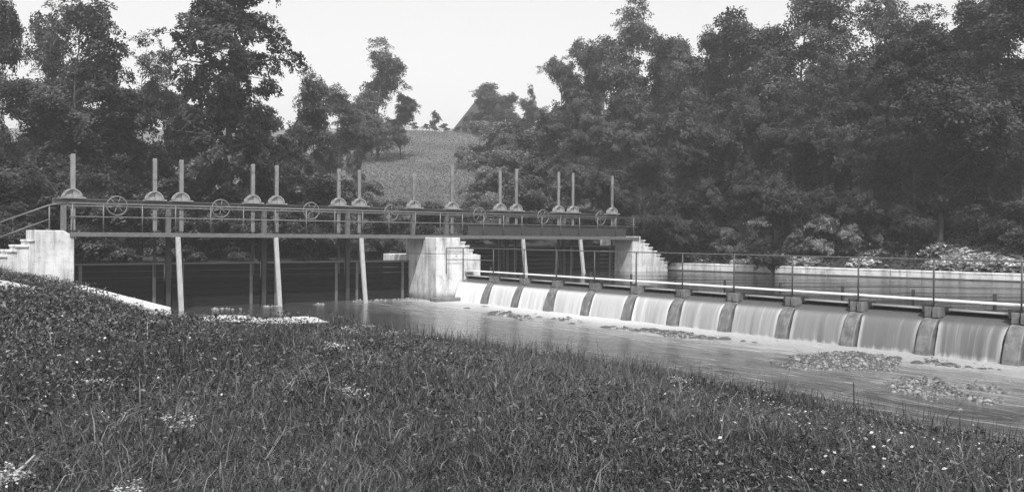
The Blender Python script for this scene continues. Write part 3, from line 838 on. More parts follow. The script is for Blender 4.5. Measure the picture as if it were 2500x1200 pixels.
def tree_meshes(seed, h, base, prof, nb, nleaf, lsize, mat, sig=.32, flat=.6, rise=.35, stems=1, trunk_r=.18, lean=0.0, sub=5, up=.5):
    """trunk with limbs, and a crown of leaves hung on the limbs. prof(k) = crown radius at height fraction k of the crown"""
    rng = np.random.default_rng(seed)
    tb = MB(); clumps = []; outs = []
    for st in range(stems):
        off = rng.normal(0, .25 if stems > 1 else 0, 2); tilt = rng.normal(0, .07 if stems > 1 else .015, 2)
        hh = h * (1 if st == 0 else rng.uniform(.75, .95))
        pts = [Vector((off[0] + tilt[0]*z + .10*math.sin(z*.9 + seed), off[1] + tilt[1]*z + .08*math.sin(z*1.1 + 2*seed), z)) for z in np.linspace(-.4, hh * .96, 11)]
        rs = [trunk_r * (1 - .93 * k / 10) * (1.25 if k == 0 else 1) / (stems ** .4) for k in range(11)]
        tb.tube(pts, rs, 8)
        nbs = nb // stems
        for b in range(nbs):
            k = (b + rng.uniform(.1, .9)) / nbs
            zb = base + (hh - base) * k * .97
            i = min(int((zb + .4) / (hh * .96 + .4) * 10), 9); p0 = pts[i].lerp(pts[i+1], .5); p0 = Vector((p0.x, p0.y, zb))
            az = b * 2.4 + rng.uniform(-.5, .5) + seed
            rad = prof(k) * rng.uniform(.62, 1.08)
            dr = Vector((math.cos(az), math.sin(az), 0))
            rs_ = rise * rad * (1.1 - k * .3) * rng.uniform(.6, 1.3)
            tip = p0 + dr * rad + Vector((0, 0, rs_ * .8))
            mid = p0 + dr * rad * .5 + Vector((0, 0, rs_ * .65))
            r0 = max(.02, trunk_r * .38 * (1 - .7 * k))
            if rad > .35: tb.tube([p0, mid, tip], [r0, r0 * .55, .012], 5, False)
            for j in range(sub):
                q_ = .35 + .65 * (j + rng.uniform(0, 1)) / sub
                pt = (p0.lerp(mid, q_ * 2) if q_ < .5 else mid.lerp(tip, q_ * 2 - 1))
                off2 = Vector(rng.normal(0, 1, 3)) * (.26 * rad + .12); off2.z *= .45
                pe = pt + off2
                if rad > .8: tb.tube([pt, pt.lerp(pe, .5) + Vector((0, 0, .04)), pe], [r0 * .35, r0 * .25, .008], 4, False)
                clumps.append((*pe, sig * (rng.uniform(.7, 1.3)) * (.6 + .4 * min(1, rad / 1.5)))); outs.append((dr.x * .8, dr.y * .8, 0))
                if rng.random() < .5: clumps.append((*pt.lerp(pe, .4), sig * .8)); outs.append((dr.x * .3, dr.y * .3, .2))
    C, gd = sprays(clumps, outs, nleaf, rng)
    tm = tb.mesh('trunk'); tm.materials.append(M['bark']); tm.polygons.foreach_set('use_smooth', [True] * len(tm.polygons))
    cm = leaf_mesh('crown', C, rng, lsize, mat, up, guide=gd)
    return tm, cm
def oval(r, peak=.35, top=.12):
    return lambda k: r * (max(0.0, (k / peak)) ** .6 if k < peak else max(top, (1 - ((k - peak) / (1 - peak)) ** 1.7)))
def layered(r):
    return lambda k: r * (1 - .72 * k ** 1.3) * (.86 + .22 * math.sin(k * 17)) * min(1, .55 + 3 * k)
def lobed(seed, h, base, rx, nl, nleaf, lsize, mat, lob=.42, sig=.58, trunk_r=.17, egg=.0, stems=1, up=.5, cper=10, open_=0.0):
    """broadleaf tree: limbs reach out to rounded boughs, each bough a cluster of leafy sprays"""
    rng = np.random.default_rng(seed)
    tb = MB(); rz = (h - base) / 2; cz = base + rz
    tops = []
    for st in range(stems):
        off = rng.normal(0, .22 if stems > 1 else 0, 2); tilt = rng.normal(0, .09 if stems > 1 else .02, 2)
        pts = [Vector((off[0] + tilt[0]*z + .012*h*math.sin(z*9/h + seed), off[1] + tilt[1]*z + .012*h*math.sin(z*11/h + 2*seed), z)) for z in np.linspace(-.4, h * .86, 10)]
        tb.tube(pts, [trunk_r * (1 - .9 * k / 9) * (1.3 if k == 0 else 1) / stems ** .4 for k in range(10)], 8); tops.append(pts)
    clumps = []; outs = []
    for i in range(nl):
        g = (i + .5) / nl
        az = i * 2.39996 + rng.uniform(-.4, .4)
        zz = -0.92 + 1.84 * ((i * .618 + rng.uniform(0, .12)) % 1.0)
        w = math.sqrt(max(.03, 1 - zz * zz)) * (1 - egg * zz)
        rad = rx * w * rng.uniform(.30, .74)
        pts = tops[i % stems]
        zc_ = cz + zz * rz * .84
        kk = min(8.99, max(0, (zc_ + .4) / (h * .86 + .4) * 9)); ax_ = pts[int(kk)].lerp(pts[int(kk) + 1], kk % 1)
        if i < stems * 2: rad = .12 * rx; zc_ = base + (h - base) * (.93 - .16 * (i // stems)); ax_ = pts[-1 if i < stems else -2]
        c = Vector((ax_.x + rad * math.cos(az), ax_.y + rad * math.sin(az), zc_))
        lr = rx * lob * rng.uniform(.7, 1.2) * (.75 + .25 * w)
        zt = max(base * .7, c.z - rad * rng.uniform(.5, 1.1))
        k = min(8.99, max(0, (zt + .4) / (h * .86 + .4) * 9)); p0 = pts[int(k)].lerp(pts[int(k) + 1], k % 1)
        r0 = max(.018, trunk_r * .36 * (1 - .6 * (zt / h)))
        md = p0.lerp(c, .55) + Vector((0, 0, -.08 * rad))
        tb.tube([p0, md, c], [r0, r0 * .65, r0 * .3], 5, False)
        nc = max(6, int(cper * (lr / (rx * lob)) ** 2))
        for j in range(nc):
            d = rng.normal(0, 1, 3); d /= np.linalg.norm(d)
            if d[2] < -.2: d[2] *= -.5
            rr = lr * rng.uniform(.45, 1.08)
            pe = np.array(c) + d * rr * np.array([1.1, 1.1, .8])
            if rng.random() < .35: tb.tube([c, Vector(pe)], [r0 * .3, .006], 4, False)
            if rng.random() > open_:
                clumps.append((*pe, sig * rng.uniform(.7, 1.35))); ov = np.array([pe[0], pe[1], 0]) * .6 / rx + d * .5; outs.append(ov)
    C, gd = sprays(clumps, outs, nleaf, rng)
    tm = tb.mesh('trunk'); tm.materials.append(M['bark']); tm.polygons.foreach_set('use_smooth', [True] * len(tm.polygons))
    return tm, leaf_mesh('crown', C, rng, lsize, mat, up, guide=gd)
VAR = {}
VAR['chestnut'] = tree_meshes(3, 19.0, 4.4, lambda k: 4.5 * (1 - .5 * k ** 1.5) * (.84 + .22 * math.sin(k * 15 + .5)) * min(1, .5 + 3 * k), 50, 64000, .112, 'leaf_dark', .60, .38, .14, trunk_r=.30, sub=7)
VAR['round_a'] = lobed(11, 12.0, 1.0, 4.0, 62, 44000, .100, 'leaf_dark', lob=.40)
VAR['round_b'] = lobed(12, 12.0, .8, 3.6, 60, 42000, .096, 'leaf_mid', lob=.40, egg=.2)
VAR['round_c'] = lobed(13, 12.0, .6, 4.3, 66, 48000, .100, 'leaf_mid', lob=.36, egg=-.1)
VAR['round_d'] = lobed(18, 12.0, .6, 4.2, 64, 46000, .100, 'leaf_dark', lob=.37)
VAR['airy'] = lobed(14, 12.0, 2.0, 3.3, 50, 24000, .088, 'leaf_mid', lob=.36, sig=.50, stems=2, trunk_r=.15, open_=.08, egg=.15)
VAR['thin'] = lobed(15, 12.0, 2.8, 2.9, 44, 17000, .088, 'leaf_mid', lob=.34, sig=.44, trunk_r=.14, open_=.15)
VAR['column'] = lobed(16, 12.0, .0, 2.6, 78, 42000, .094, 'leaf_mid', lob=.52, egg=.12, sig=.55)
VAR['spire'] = lobed(17, 12.0, .6, 3.3, 64, 36000, .092, 'leaf_dark', lob=.38, egg=.45, sig=.5)
VAR['bush_a'] = lobed(21, 3.2, -.1, 2.0, 20, 13000, .074, 'leaf_mid', stems=3, trunk_r=.05, sig=.36)
VAR['bush_b'] = lobed(22, 3.2, -.1, 1.9, 20, 12000, .074, 'leaf_pale', stems=3, trunk_r=.05, sig=.34)
VAR['bush_c'] = lobed(23, 3.2, -.2, 2.2, 20, 13000, .078, 'leaf_dark', stems=3, trunk_r=.05, sig=.38)
VAR['bush_d'] = lobed(24, 3.2, -.1, 2.0, 20, 12000, .078, 'leaf_bright', stems=3, trunk_r=.05, sig=.34)
NOMINAL = {k: (19.0 if k == 'chestnut' else 3.2 if k.startswith('bush') else 12.0) for k in VAR}
GH = {'s': 'shrubs on the slopes'}
def tree(var, X, Y, h, label, cat='tree', group=None, wide=1.0, zbase=None, name=None):
    zg = float(height([X], [Y])[0]) if zbase is None else zbase
    k = h / NOMINAL[var]
    o = empty(name or ('tree' if cat == 'tree' else 'shrub'), (X, Y, zg - .05), random.uniform(0, 6.28))
    o.scale = (k * wide, k * wide, k)
    tag(o, label, cat, group)
    tm, cm = VAR[var]
    link('trunk' if cat == 'tree' else 'stems', tm, o); link('crown' if cat == 'tree' else 'leaves', cm, o)
    return o
def tree_px(var, xpx, ytop, Y, label, wpx=None, cat='tree', group=None, sink=0.0, wide=None):
    """a tree standing at distance Y whose top shows at ytop"""
    X = (xpx - 1250) / F * Y
    zg = float(height([X], [Y])[0]) - sink
    h = EYE - (ytop - hor(xpx)) * Y / F - zg
    wd = 1.0 if wide is None else wide
    return tree(var, X, Y, h, label, cat, group, wd, zg)
# trees behind the left span
GL = 'trees behind the left span'
tree_px('chestnut', 556, -190, 47, 'tallest broad tree with layered boughs rising behind the left span', group=GL, wide=.9)
tree_px('thin', 195, -40, 50, 'thin-stemmed open tree rising near the left picture edge', group=GL, wide=.85)
tree_px('airy', 118, 5, 53, 'loose crowned tree between the left edge and the thin-stemmed tree', group=GL, wide=.7)
tree_px('round_a', -15, -30, 48, 'tree cut off by the left picture edge', group=GL, wide=.42)
tree_px('airy', 325, 70, 52, 'shorter loose tree just left of the tall broad tree', group=GL, wide=.72)
tree_px('round_a', 250, 190, 47, 'dense dark tree low behind the second rack hoist pair', group=GL, wide=1.2)
tree_px('round_a', 90, 180, 46, 'dense dark tree low behind the left abutment', group=GL, wide=1.2)
tree_px('round_c', 400, 200, 55, 'dense dark tree filling the gap left of the broad trunk', group=GL, wide=1.0)
tree_px('round_b', 738, 158, 56, 'slender many-stemmed tree right of the tallest broad tree', group=GL, wide=.62)
tree_px('round_b', 640, 250, 58, 'dark dense tree low behind the right boughs of the broad tree', group=GL, wide=1.0)
tree_px('round_b', 830, 205, 74, 'mid-grey tree between the many-stemmed tree and the poplar-like tree', group=GL, wide=.95)
tree_px('column', 770, 235, 66, 'narrow dense tree tucked behind the many-stemmed tree', group=GL, wide=.9)
tree_px('column', 918, 98, 92, 'tall narrow poplar-like tree standing alone left of the meadow', group=GL, wide=1.0)
tree_px('round_a', 978, 226, 94, 'small round tree at the right foot of the poplar-like tree', group=GL, wide=.95)
tree_px('round_c', 880, 300, 70, 'broad low tree below the poplar-like tree', group=GL, wide=.62)
tree_px('round_c', 705, 330, 62, 'dark low tree behind the stem of the many-stemmed tree', group=GL, wide=1.1)
tree_px('round_a', 500, 330, 52, 'dark low tree behind the trunk of the broad tree', group=GL, wide=1.3)
tree_px('round_a', 330, 330, 49, 'pale-topped low tree overhanging the bridge beam left of the broad trunk', group=GL, wide=1.3)
# ridge line
tree_px('bush_c', 1062, 276, 128, 'tiny lone dark tree on the meadow skyline', wide=.6)
for x, yt, lb in [(1010, 300, 'low bush at the left end of the meadow skyline'), (1040, 303, 'low bush just left of the tiny lone dark tree'), (1085, 303, 'low bush between the lone dark tree and the house')]:
    tree_px('bush_a', x, yt, 129, lb, cat='shrub', group='bushes on the meadow skyline', wide=1.4)
tree_px('round_c', 1199, 200, 122, 'round tree right in front of the hilltop house roof', wide=1.25)
tree_px('round_c', 1240, 225, 120, 'second round tree, just right of the one before the house roof', wide=1.0)
tree_px('bush_c', 1184, 250, 124, 'bush hiding the right half of the house wall', cat='shrub', wide=1.0)
tree_px('round_b', 1285, 240, 112, 'small tree between the hilltop house and the wooded hill', wide=1.4)
tree_px('thin', 1292, 205, 116, 'wispy thin tree on the skyline right of the house', wide=.5)
# wooded hill on the right: skyline trees
GR = 'trees on the wooded hill'
sky_t = [('round_c', 1368, 140, 84, 'leftmost skyline tree of the wooded hill, rounded', .8), ('round_c', 1425, 98, 80, 'rounded skyline tree second from the left end of the wooded hill', .7),
         ('round_c', 1490, 88, 78, 'skyline tree just left of the tall tufted one', .7), ('airy', 1557, 5, 76, 'tall tufted tree standing above the hill skyline', .8),
         ('round_a', 1722, 70, 69, 'rounded tree filling the dip just left of the pointed skyline tree', .85), ('round_a', 1603, 82, 74, 'rounded tree filling the skyline just right of the tall tufted one', .8), ('round_a', 1652, 78, 71, 'lower skyline tree right of the tall tufted one', .8), ('airy', 1640, 128, 66, 'feathery tree below the dip in the hill skyline', .8),
         ('spire', 1795, 14, 68, 'pointed dark tree peaking on the hill skyline', 1.1), ('round_a', 1870, 50, 66, 'shoulder tree right of the pointed dark tree', .8),
         ('thin', 1960, -45, 62, 'tall open tree cut by the top edge, left stem', 1.15), ('airy', 2040, -55, 62, 'tall open tree cut by the top edge, right stem', .9),
         ('round_b', 2000, 120, 58, 'dense tree filling the wood under the two tall top-cut trees', .8), ('round_a', 2200, 120, 54, 'dense tree under the two see-through skyline trees', .9), ('thin', 2155, 10, 58, 'sparse see-through tree on the skyline near the right', .8), ('thin', 2270, 5, 56, 'second sparse see-through tree on the skyline near the right', 1.0),
         ('round_a', 2350, -10, 54, 'dark tree at the shoulder of the right-hand wood', .8), ('round_a', 2450, -80, 50, 'big dark tree in the upper right corner', 1.0), ('round_a', 2530, -60, 46, 'big dark tree cut by the right picture edge', 1.0)]
for v_, x, yt, Y, lb, wd in sky_t: tree_px(v_, x, yt, Y, lb, group=GR, wide=wd)
marks = [(1340, 'the left end of the hill skyline'), (1425, 'the second rounded skyline tree'), (1490, 'the slim skyline tree'), (1560, 'the tall tufted skyline tree'), (1650, 'the skyline dip'),
         (1720, 'the gap before the pointed skyline tree'), (1795, 'the pointed skyline tree'), (1870, 'the shoulder tree'), (1940, 'the left tall top-cut tree'), (2040, 'the right tall top-cut tree'),
         (2150, 'the first see-through skyline tree'), (2270, 'the second see-through skyline tree'), (2360, 'the dark right shoulder'), (2450, 'the upper right corner'), (2530, 'the right picture edge')]
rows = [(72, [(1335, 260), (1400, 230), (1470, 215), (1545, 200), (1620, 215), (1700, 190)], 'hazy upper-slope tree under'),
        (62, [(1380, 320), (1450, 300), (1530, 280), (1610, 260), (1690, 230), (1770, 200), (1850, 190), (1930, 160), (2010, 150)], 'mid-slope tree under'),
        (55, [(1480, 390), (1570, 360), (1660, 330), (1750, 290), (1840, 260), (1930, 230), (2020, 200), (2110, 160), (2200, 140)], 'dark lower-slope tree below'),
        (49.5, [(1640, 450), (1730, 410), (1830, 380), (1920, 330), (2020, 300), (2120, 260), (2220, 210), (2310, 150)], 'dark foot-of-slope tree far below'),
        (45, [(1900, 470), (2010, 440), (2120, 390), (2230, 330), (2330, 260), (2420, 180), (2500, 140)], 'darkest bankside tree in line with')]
for r_, (Y, pts, lb) in enumerate(rows):
    seen = set()
    for j, (x, yt) in enumerate(pts):
        mk = min((m_ for m_ in marks if m_[1] not in seen), key=lambda m_: abs(m_[0] - x)); seen.add(mk[1])
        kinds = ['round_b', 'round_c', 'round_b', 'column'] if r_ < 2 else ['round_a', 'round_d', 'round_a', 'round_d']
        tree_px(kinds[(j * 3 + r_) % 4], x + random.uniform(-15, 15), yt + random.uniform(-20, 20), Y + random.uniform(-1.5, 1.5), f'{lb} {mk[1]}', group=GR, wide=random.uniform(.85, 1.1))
# a dark bole by the far wall
X, Y, _ = at(2290, 600, 43.5)
t_ = tree('round_a', X, Y, 11.5, 'tree with a thick dark trunk beside the pale leafy plants at right', group=GR, wide=1.0)
# shrubs
def shrubs(lst, head, group):
    for v_, x, yt, Y, wd, where in lst: tree_px(v_, x, yt, Y, f'{head} {where}', cat='shrub', group=group, wide=wd)
shrubs([('bush_b', 900, 450, 62, 1.5, 'below the poplar-like tree'), ('bush_b', 960, 492, 58, 1.4, 'below the left end of the meadow'), ('bush_b', 870, 470, 56, 1.2, 'right behind the seventh rack'), ('bush_b', 1000, 500, 56, 1.2, 'right behind the eighth rack'),
        ('bush_b', 810, 440, 58, 1.3, 'right behind the sixth rack'), ('bush_b', 1050, 498, 60, 1.3, 'between the eighth and ninth racks')], 'leafy shrub at the foot of the meadow', 'shrubs at the foot of the meadow')
shrubs([('bush_b', 1185, 300, 88, 1.2, 'just below the hilltop house'), ('bush_b', 1240, 300, 84, 1.2, 'just right of and below the hilltop house'), ('bush_b', 1180, 390, 74, 1.2, 'halfway down, nearest the meadow'), ('bush_b', 1240, 370, 74, 1.3, 'halfway down, above the eleventh rack'),
        ('bush_b', 1210, 420, 64, 1.2, 'right behind the tenth rack'), ('bush_a', 1290, 330, 78, 1.3, 'halfway down, nearest the wooded hill'), ('bush_a', 1320, 400, 66, 1.3, 'left of the twelfth rack'), ('bush_b', 1150, 490, 62, 1.2, 'between the ninth and tenth racks'), ('bush_a', 1280, 440, 60, 1.2, 'right behind the eleventh rack')], 'pale shrub on the slope', 'pale shrubs right of the meadow')
shrubs([('bush_c', 60, 420, 40, 1.2, 'above the stair handrail'), ('bush_c', -20, 440, 38, 1.3, 'at the left picture edge'), ('bush_c', 140, 440, 43, 1.1, 'behind the first rack'), ('bush_c', 260, 420, 46, 1.2, 'behind the first handwheel'), ('bush_c', 20, 520, 34, 1.1, 'just left of the abutment steps')], 'dark bush', 'dark bushes behind the left abutment')
shrubs([('bush_c', 430, 440, 47, 1.3, 'right behind the third rack'), ('bush_a', 360, 420, 49, 1.2, 'right behind the second rack'), ('bush_c', 620, 450, 48.5, 1.3, 'right behind the fourth rack'), ('bush_a', 690, 430, 51, 1.2, 'right behind the fifth rack'), ('bush_c', 760, 450, 51, 1.3, 'behind the third handwheel'), ('bush_c', 540, 470, 46.5, 1.3, 'behind the second handwheel')], 'dark bank bush', 'dark bushes behind the left span')
shrubs([('bush_d', 2010, 530, 45.2, .9, 'middle of its bright clump'), ('bush_d', 2070, 550, 44.6, .8, 'right end of its bright clump'), ('bush_d', 1945, 560, 46.0, .8, 'left end of its bright clump')], 'pale bush on the far bank,', 'pale bushes on the far bank')
shrubs([('bush_c', 1590, 520, 51, 1.1, 'above the right abutment steps'), ('bush_c', 1660, 500, 52, 1.2, 'right of the abutment steps, set back'), ('bush_c', 1740, 520, 50, 1.1, 'left of the seventh walkway post'), ('bush_d', 1655, 590, 50.2, 1.0, 'low beside the foot of the abutment steps'), ('bush_b', 1850, 540, 47.2, 1.0, 'left of the bright clump, set back'),
        ('bush_b', 1780, 565, 48.0, .9, 'above the seventh walkway post'), ('bush_b', 2150, 555, 44.6, .9, 'just right of the bright clump'), ('bush_c', 2220, 500, 44, 1.0, 'left of the thick dark trunk'), ('bush_c', 2400, 500, 42, 1.3, 'right of the thick dark trunk'), ('bush_c', 2480, 500, 40.5, 1.3, 'at the right picture edge'),
        ('bush_c', 1430, 520, 54, 1.3, 'behind the thirteenth rack'), ('bush_c', 1500, 500, 56, 1.3, 'behind the last rack'), ('bush_c', 1350, 500, 58, 1.3, 'behind the sixth handwheel')], 'dark far-bank bush', 'dark bushes on the far bank')

names = ['first', 'second', 'third', 'fourth', 'fifth', 'sixth', 'seventh']
for i in range(9):
    t = -15.5 + i * 3.4; p = fr(t, -9.6 - random.uniform(0, .8))
    wh = f'seen through the {names[i]} gate opening from the left' if i < 7 else ['beyond the right end of the sluice bridge', 'behind the far abutment steps'][i - 7]
    tree('bush_c', p.x, p.y, random.uniform(2.0, 2.9), f'dark bush over the upstream water, {wh}', 'shrub', 'dark bushes over the upstream water', 1.25)
# undergrowth leaves over the wooded slope
n = 70000
k = RNG.uniform(-6, 45, n); dpt = RNG.uniform(.8, 30, n) ** 1.0
XY = BW_A + BWD * k[:, None] + BWN * dpt[:, None]
cl = rough(XY[:, 0] * 2.2, XY[:, 1] * 2.2)
zz = height(XY[:, 0], XY[:, 1]) + np.abs(RNG.normal(0, .35, n)) * (1 + np.clip(cl, -.6, 1.5)) * smooth(dpt, .8, 3)
tag(link('undergrowth', leaf_mesh('undergrowth', np.column_stack([XY, zz]), RNG, .11, 'leaf_dark', .6)), kind='stuff')
# butterbur along the far wall: big pale leaves
n = 26000
k = np.concatenate([RNG.uniform(1, 40, n // 3), RNG.normal(19, 5.0, n - n // 3)])
dpt = .55 + RNG.random(n) ** 1.3 * np.interp(k, [0, 8, 13, 30], [.7, 1.3, 4.8, 5.2])
cov = rough(k * 2.3, dpt * 3.0) + .7 * rough(k * 6.1 + 3, dpt * 7.0)
tier = np.where((dpt > 1.7) & (dpt < 2.7), -.5, 0)
keep = cov + tier > .15 + RNG.normal(0, .15, n) - .55 * (k > 13)
k, dpt, cov = k[keep], dpt[keep], cov[keep]
XY = BW_A + BWD * k[:, None] + BWN * dpt[:, None]
zz = height(XY[:, 0], XY[:, 1]) + RNG.uniform(.05, .35, len(k)) * (1 + np.clip(cov, 0, 1.5)) * np.interp(k, [0, 10, 16], [.5, .7, 1.1])
tag(link('butterbur_leaves', leaf_mesh('butterbur_leaves', np.column_stack([XY, zz]), RNG, .11, 'butterbur', 1.3, .85, .12)), kind='stuff')

# meadow tufts on the slope
n = 60000
Yv = RNG.uniform(56, 131, n); Xv = (RNG.uniform(780, 1330, n) - 1250) / F * Yv
zz = height(Xv, Yv) + RNG.uniform(0, .25, n)
tag(link('meadow_grass', leaf_mesh('meadow_grass', np.column_stack([Xv, Yv, zz]), RNG, .085, 'meadow_blade', 1.2)), kind='stuff')

# ------------------------------------------------------------------ grass of the near bank
def scatter(n, ylo, yhi, pw=1.0):
    Yv = ylo + (yhi - ylo) * RNG.random(n) ** pw
    Xv = RNG.uniform(-.63, .63, n) * Yv + RNG.uniform(-.6, .6, n)
    d, e = near_line(Xv, Yv)
    keep = d > .02 + RNG.uniform(0, .25, n) * (e < .3)
    for cx, cy, an, aa, bb in SPOTS:
        c, s_ = math.cos(an), math.sin(an); dx, dy = Xv - cx, Yv - cy
        r = ((dx*c + dy*s_) / (aa * .9)) ** 2 + ((-dx*s_ + dy*c) / (bb * .9)) ** 2
        keep &= (r > RNG.uniform(.7, 1.2, n)) & ~((np.abs(dx) < aa) & (dy < 0) & (dy > -2.2) & (RNG.random(n) < .65))
    T, Sx = ts(Xv, Yv)
    keep &= ~((T > -18.0) & (T < -15.1) & (Sx < .05) & (Sx > -3))
    keep &= ~((T > -15.75) & (T < -15.1) & (Sx < 12.7) & (Sx > -1)) & ~((T > -16.6) & (T < -15.1) & (Sx < 12) & (RNG.random(n) < .7))
    Xv, Yv, d = Xv[keep], Yv[keep], d[keep]
    return Xv, Yv, height(Xv, Yv), d
def blades(name, X, Y, Z, hgt, wid, lean, mat):
    n = len(X); az = RNG.uniform(0, 6.28, n); dx, dy = np.cos(az), np.sin(az)
    fa = RNG.uniform(0, 6.28, n); wx, wy = np.cos(fa), np.sin(fa)
    base = np.column_stack([X, Y, Z - .03])
    wv = np.column_stack([wx, wy, 0 * wx]) * (wid / 2)[:, None]
    m1 = base + np.column_stack([dx * lean * .35, dy * lean * .35, hgt * .6])
    tp = base + np.column_stack([dx * lean, dy * lean, hgt * (1 - .25 * np.clip(lean / hgt, 0, 1.5))])
    v = np.stack([base - wv, base + wv, m1 + wv * .75, m1 - wv * .75, tp], 1)
    i = np.arange(n)[:, None] * 5
    f = np.stack([i + [0, 1, 2], i + [0, 2, 3], i + [3, 2, 4]], 1)
    return npmesh(name, v.reshape(-1, 3), f.reshape(-1), 3, mat)
X, Y, Z, d = scatter(430000, 4.2, 33, 1.55)
patch = rough(X * .9 + 7, Y * .9)
tuft = np.clip(.62 + .5 * rough(X * 3.2, Y * 3.2) + .35 * patch, .22, 1.8)
hg = RNG.gamma(5, .038, len(X)) * tuft * np.interp(Y, [4, 12, 25], [1.0, 1.12, 1.2]) + .04
for cx, cy, an, aa, bb in SPOTS: hg *= np.where((np.abs(X - cx) < aa * 1.15) & (Y < cy) & (Y > cy - 3.2), .3, 1)
hg *= np.where((d < 1.2) & (X > -2), 1.35, 1)
wd = RNG.uniform(.0035, .010, len(X)) * np.interp(Y, [4, 30], [1, 2.0]); ln = hg * RNG.uniform(.15, 1.3, len(X))
pl = rough(X * 1.4 + 11, Y * 1.4 + 4) + .5 * rough(X * 4, Y * 4) > .25 + RNG.normal(0, .25, len(X))
for nm_, k_, m_ in (('grass', ~pl, 'grass'), ('pale_grass', pl, 'grass_pale')):
    tag(link(nm_, blades(nm_, X[k_], Y[k_], Z[k_], hg[k_], wd[k_], ln[k_], m_)), kind='stuff')
X, Y, Z, d = scatter(9000, 4.3, 30, 1.3)
k_ = rough(X * 1.3, Y * 1.3 + 6) > RNG.uniform(-.6, 1.2, len(X)); X, Y, Z = X[k_], Y[k_], Z[k_]
hg = RNG.uniform(.16, .46, len(X))
tag(link('dry_stalks', blades('dry_stalks', X, Y, Z, hg, RNG.uniform(.003, .006, len(X)) * np.interp(Y, [4, 30], [1, 2.2]), hg * RNG.uniform(.2, 1.6, len(X)), 'dry')), kind='stuff')
# broad-leaved weeds between the blades
X, Y, Z, d = scatter(190000, 4.2, 33, 1.45)
msk = rough(X * 2.1 + 5, Y * 2.1) > RNG.uniform(-1.1, .9, len(X)); X, Y, Z = X[msk], Y[msk], Z[msk]
tuft = np.clip(.8 + .6 * rough(X * 2.6, Y * 2.6), .3, 1.8)
C = np.column_stack([X, Y, Z + RNG.uniform(.02, .24, len(X)) * tuft])
tag(link('weeds', leaf_mesh('weeds', C, RNG, np.interp(Y, [4.5, 9, 16], [.016, .024, .032]), 'weed', .7, .5, .2)), kind='stuff')
# seed heads and tall stalks along the water's edge
# taller leafy weeds in drifts
X, Y, Z, d = scatter(260000, 5, 31, 1.0)
dr_ = rough(X * 1.1 + 2, Y * 1.1 + 9) + .6 * smooth(-X, 3, 7) * smooth(Y, 11, 15)
k_ = dr_ > .45 + RNG.normal(0, .2, len(X)); X, Y, Z, dr_ = X[k_], Y[k_], Z[k_], dr_[k_]
C = np.column_stack([X, Y, Z + RNG.uniform(.05, .30, len(X)) * np.clip(.5 + dr_ * .6, .3, 1.5)])
tag(link('leafy_weeds', leaf_mesh('leafy_weeds', C, RNG, np.interp(Y, [5, 9, 16], [.020, .030, .046]), 'weed', .5, .5, .2)), kind='stuff')
# tiny pale flowers and dry seed heads all over the meadow
X, Y, Z, d = scatter(16000, 4.5, 30, 1.2)
k_ = rough(X * 1.7 + 3, Y * 1.7) > RNG.uniform(-.4, 1.3, len(X)); X, Y, Z = X[k_], Y[k_], Z[k_]
C = np.column_stack([X, Y, Z + RNG.uniform(.10, .34, len(X))])
tag(link('small_flowers', leaf_mesh('small_flowers', C, RNG, .0145, 'seedhead', 1.0, .7, .1)), kind='stuff')
X, Y, Z, d = scatter(60000, 8, 27, .8)
k_ = (d < 1.0) & (X > -6) & (RNG.random(len(X)) < .45); X, Y, Z = X[k_], Y[k_], Z[k_]
hg = RNG.uniform(.25, .62, len(X))
tag(link('sedge', blades('sedge', X, Y, Z, hg, RNG.uniform(.008, .016, len(X)), hg * RNG.uniform(.05, .45, len(X)), 'grass')), kind='stuff')

# pale flowering weeds one can pick out
flowers = [(1930, 1005, .10, .26, 'largest pale flower clump in the grass beside the thin stake'), (1665, 925, .08, .18, 'pale flower clump on the shore right of centre'),
           (860, 965, 1.0, .15, 'pale flower clump low in the middle of the grass'), (2170, 1088, .4, .16, 'pale flower clump below and right of the thin stake'),
           (235, 940, 1.1, .14, 'pale flower clump in the grass at left, below the sandy path'), (325, 1185, 1.25, .075, 'pale flower head at the bottom edge left of centre'),
           (22, 1160, 1.25, .11, 'pale flower clump in the bottom left corner'), (822, 888, .85, .13, 'pale flower streak left of centre in the upper grass'),
           (845, 852, .7, .15, 'pale flower streak just above the other one in the upper grass'), (1335, 860, .10, .16, 'pale flower clump at the water edge in the middle'),
           (970, 812, .35, .18, 'pale flower clump by the water under the middle pier'), (895, 805, .35, .18, 'pale flower clump on the bank nearest the sandy patch'), (440, 1030, 1.2, .10, 'small pale flower head in the lower left grass')]
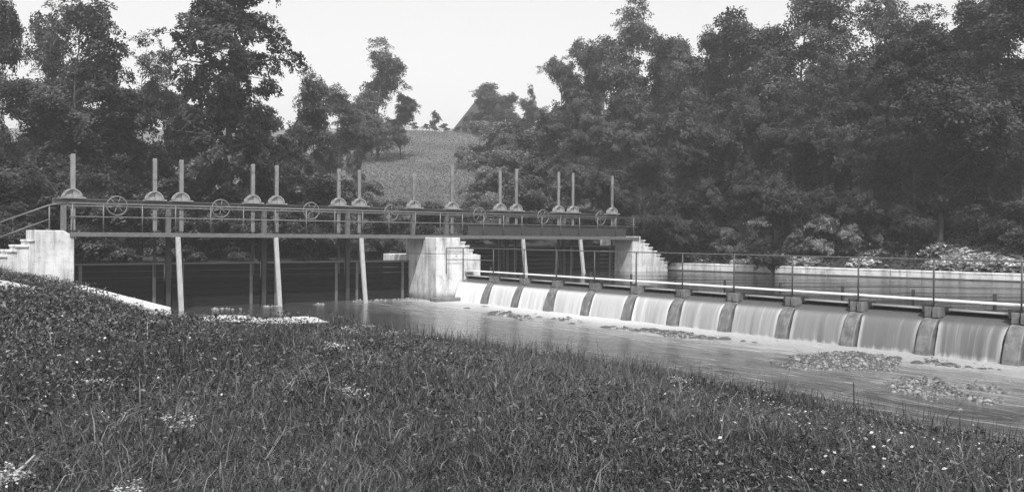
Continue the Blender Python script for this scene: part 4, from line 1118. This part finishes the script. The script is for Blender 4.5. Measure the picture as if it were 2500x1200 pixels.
for x, y, z, rad, lb in flowers:
    X, Y = gpt(x, y, z + .25); zg = float(height([X], [Y])[0]); zf = max(.1, z + .25 - zg)
    o = empty('flowering_weed', (X, Y, zg)); tag(o, lb, 'plant', 'pale flowering weeds in the grass')
    mb = MB(); heads = []
    for k in range(7):
        a_ = random.uniform(0, 6.28); rr = rad * math.sqrt(random.random())
        tip = Vector((rr * math.cos(a_), rr * math.sin(a_) * .7, zf + random.uniform(-.05, .04)))
        mb.tube([(0, 0, -.02), tip * .5 + Vector((0, 0, .05)), tip], [.005, .004, .003], 5, False); heads.append(tip)
    mb.build('stalks', 'weed', o)
    C = np.vstack([np.array(h_) + RNG.normal(0, 1, (24, 3)) * np.array([rad * .28, rad * .28, rad * .10]) for h_ in heads])
    tag(link('flower_head', leaf_mesh('flower_head', C, RNG, rad * .06 + .004, 'petal', .9, .8, .1), o), kind='stuff')
# stake, stick, board
X, Y = gpt(2088, 1015, .2); zg = float(height([X], [Y])[0])
tag(MB().tube([(0, 0, -.2), (.01, 0, .2), (0, .01, .62)], [.014, .013, .010], 6).build('stake', 'dark_iron', loc=(X, Y, zg)), 'thin upright stake in the grass at the water edge', 'stake')
def at_ground(x, y, z): X, Y = gpt(x, y, z); return X, Y, float(height([X], [Y])[0])
X, Y, zg = at_ground(622, 785, .62)
tag(MB().tube([(-.42, 0, .14), (-.15, .02, .11), (.1, -.01, .17), (.42, .03, .26)], [.02, .026, .024, .014], 7).build('driftwood_branch', 'pale_timber', loc=(X, Y, zg)), 'bleached crooked branch lying on the bank below the second strut', 'branch')
X, Y = gpt(55, 1140, 1.4); zg = float(height([X], [Y])[0])
tag(MB().tube([(-.06, -.03, .10), (0, 0, .14), (.06, .03, .21)], [.008, .009, .005], 7).build('dead_stick', 'timber', loc=(X, Y, zg)), 'short bleached stick leaning in the grass in the bottom left corner', 'stick')

# ------------------------------------------------------------------ air
hz = MB().box(-720, 740, -320, 930, -4.0, 46.0)
m, t, o = newmat('haze'); pv = N(t, 'ShaderNodeVolumePrincipled')
pv.inputs['Color'].default_value = (.95, .95, .95, 1); pv.inputs['Density'].default_value = .0014; pv.inputs['Anisotropy'].default_value = .3
L(t, pv.outputs[0], o.inputs['Volume'])
tag(hz.build('haze', m), kind='stuff')
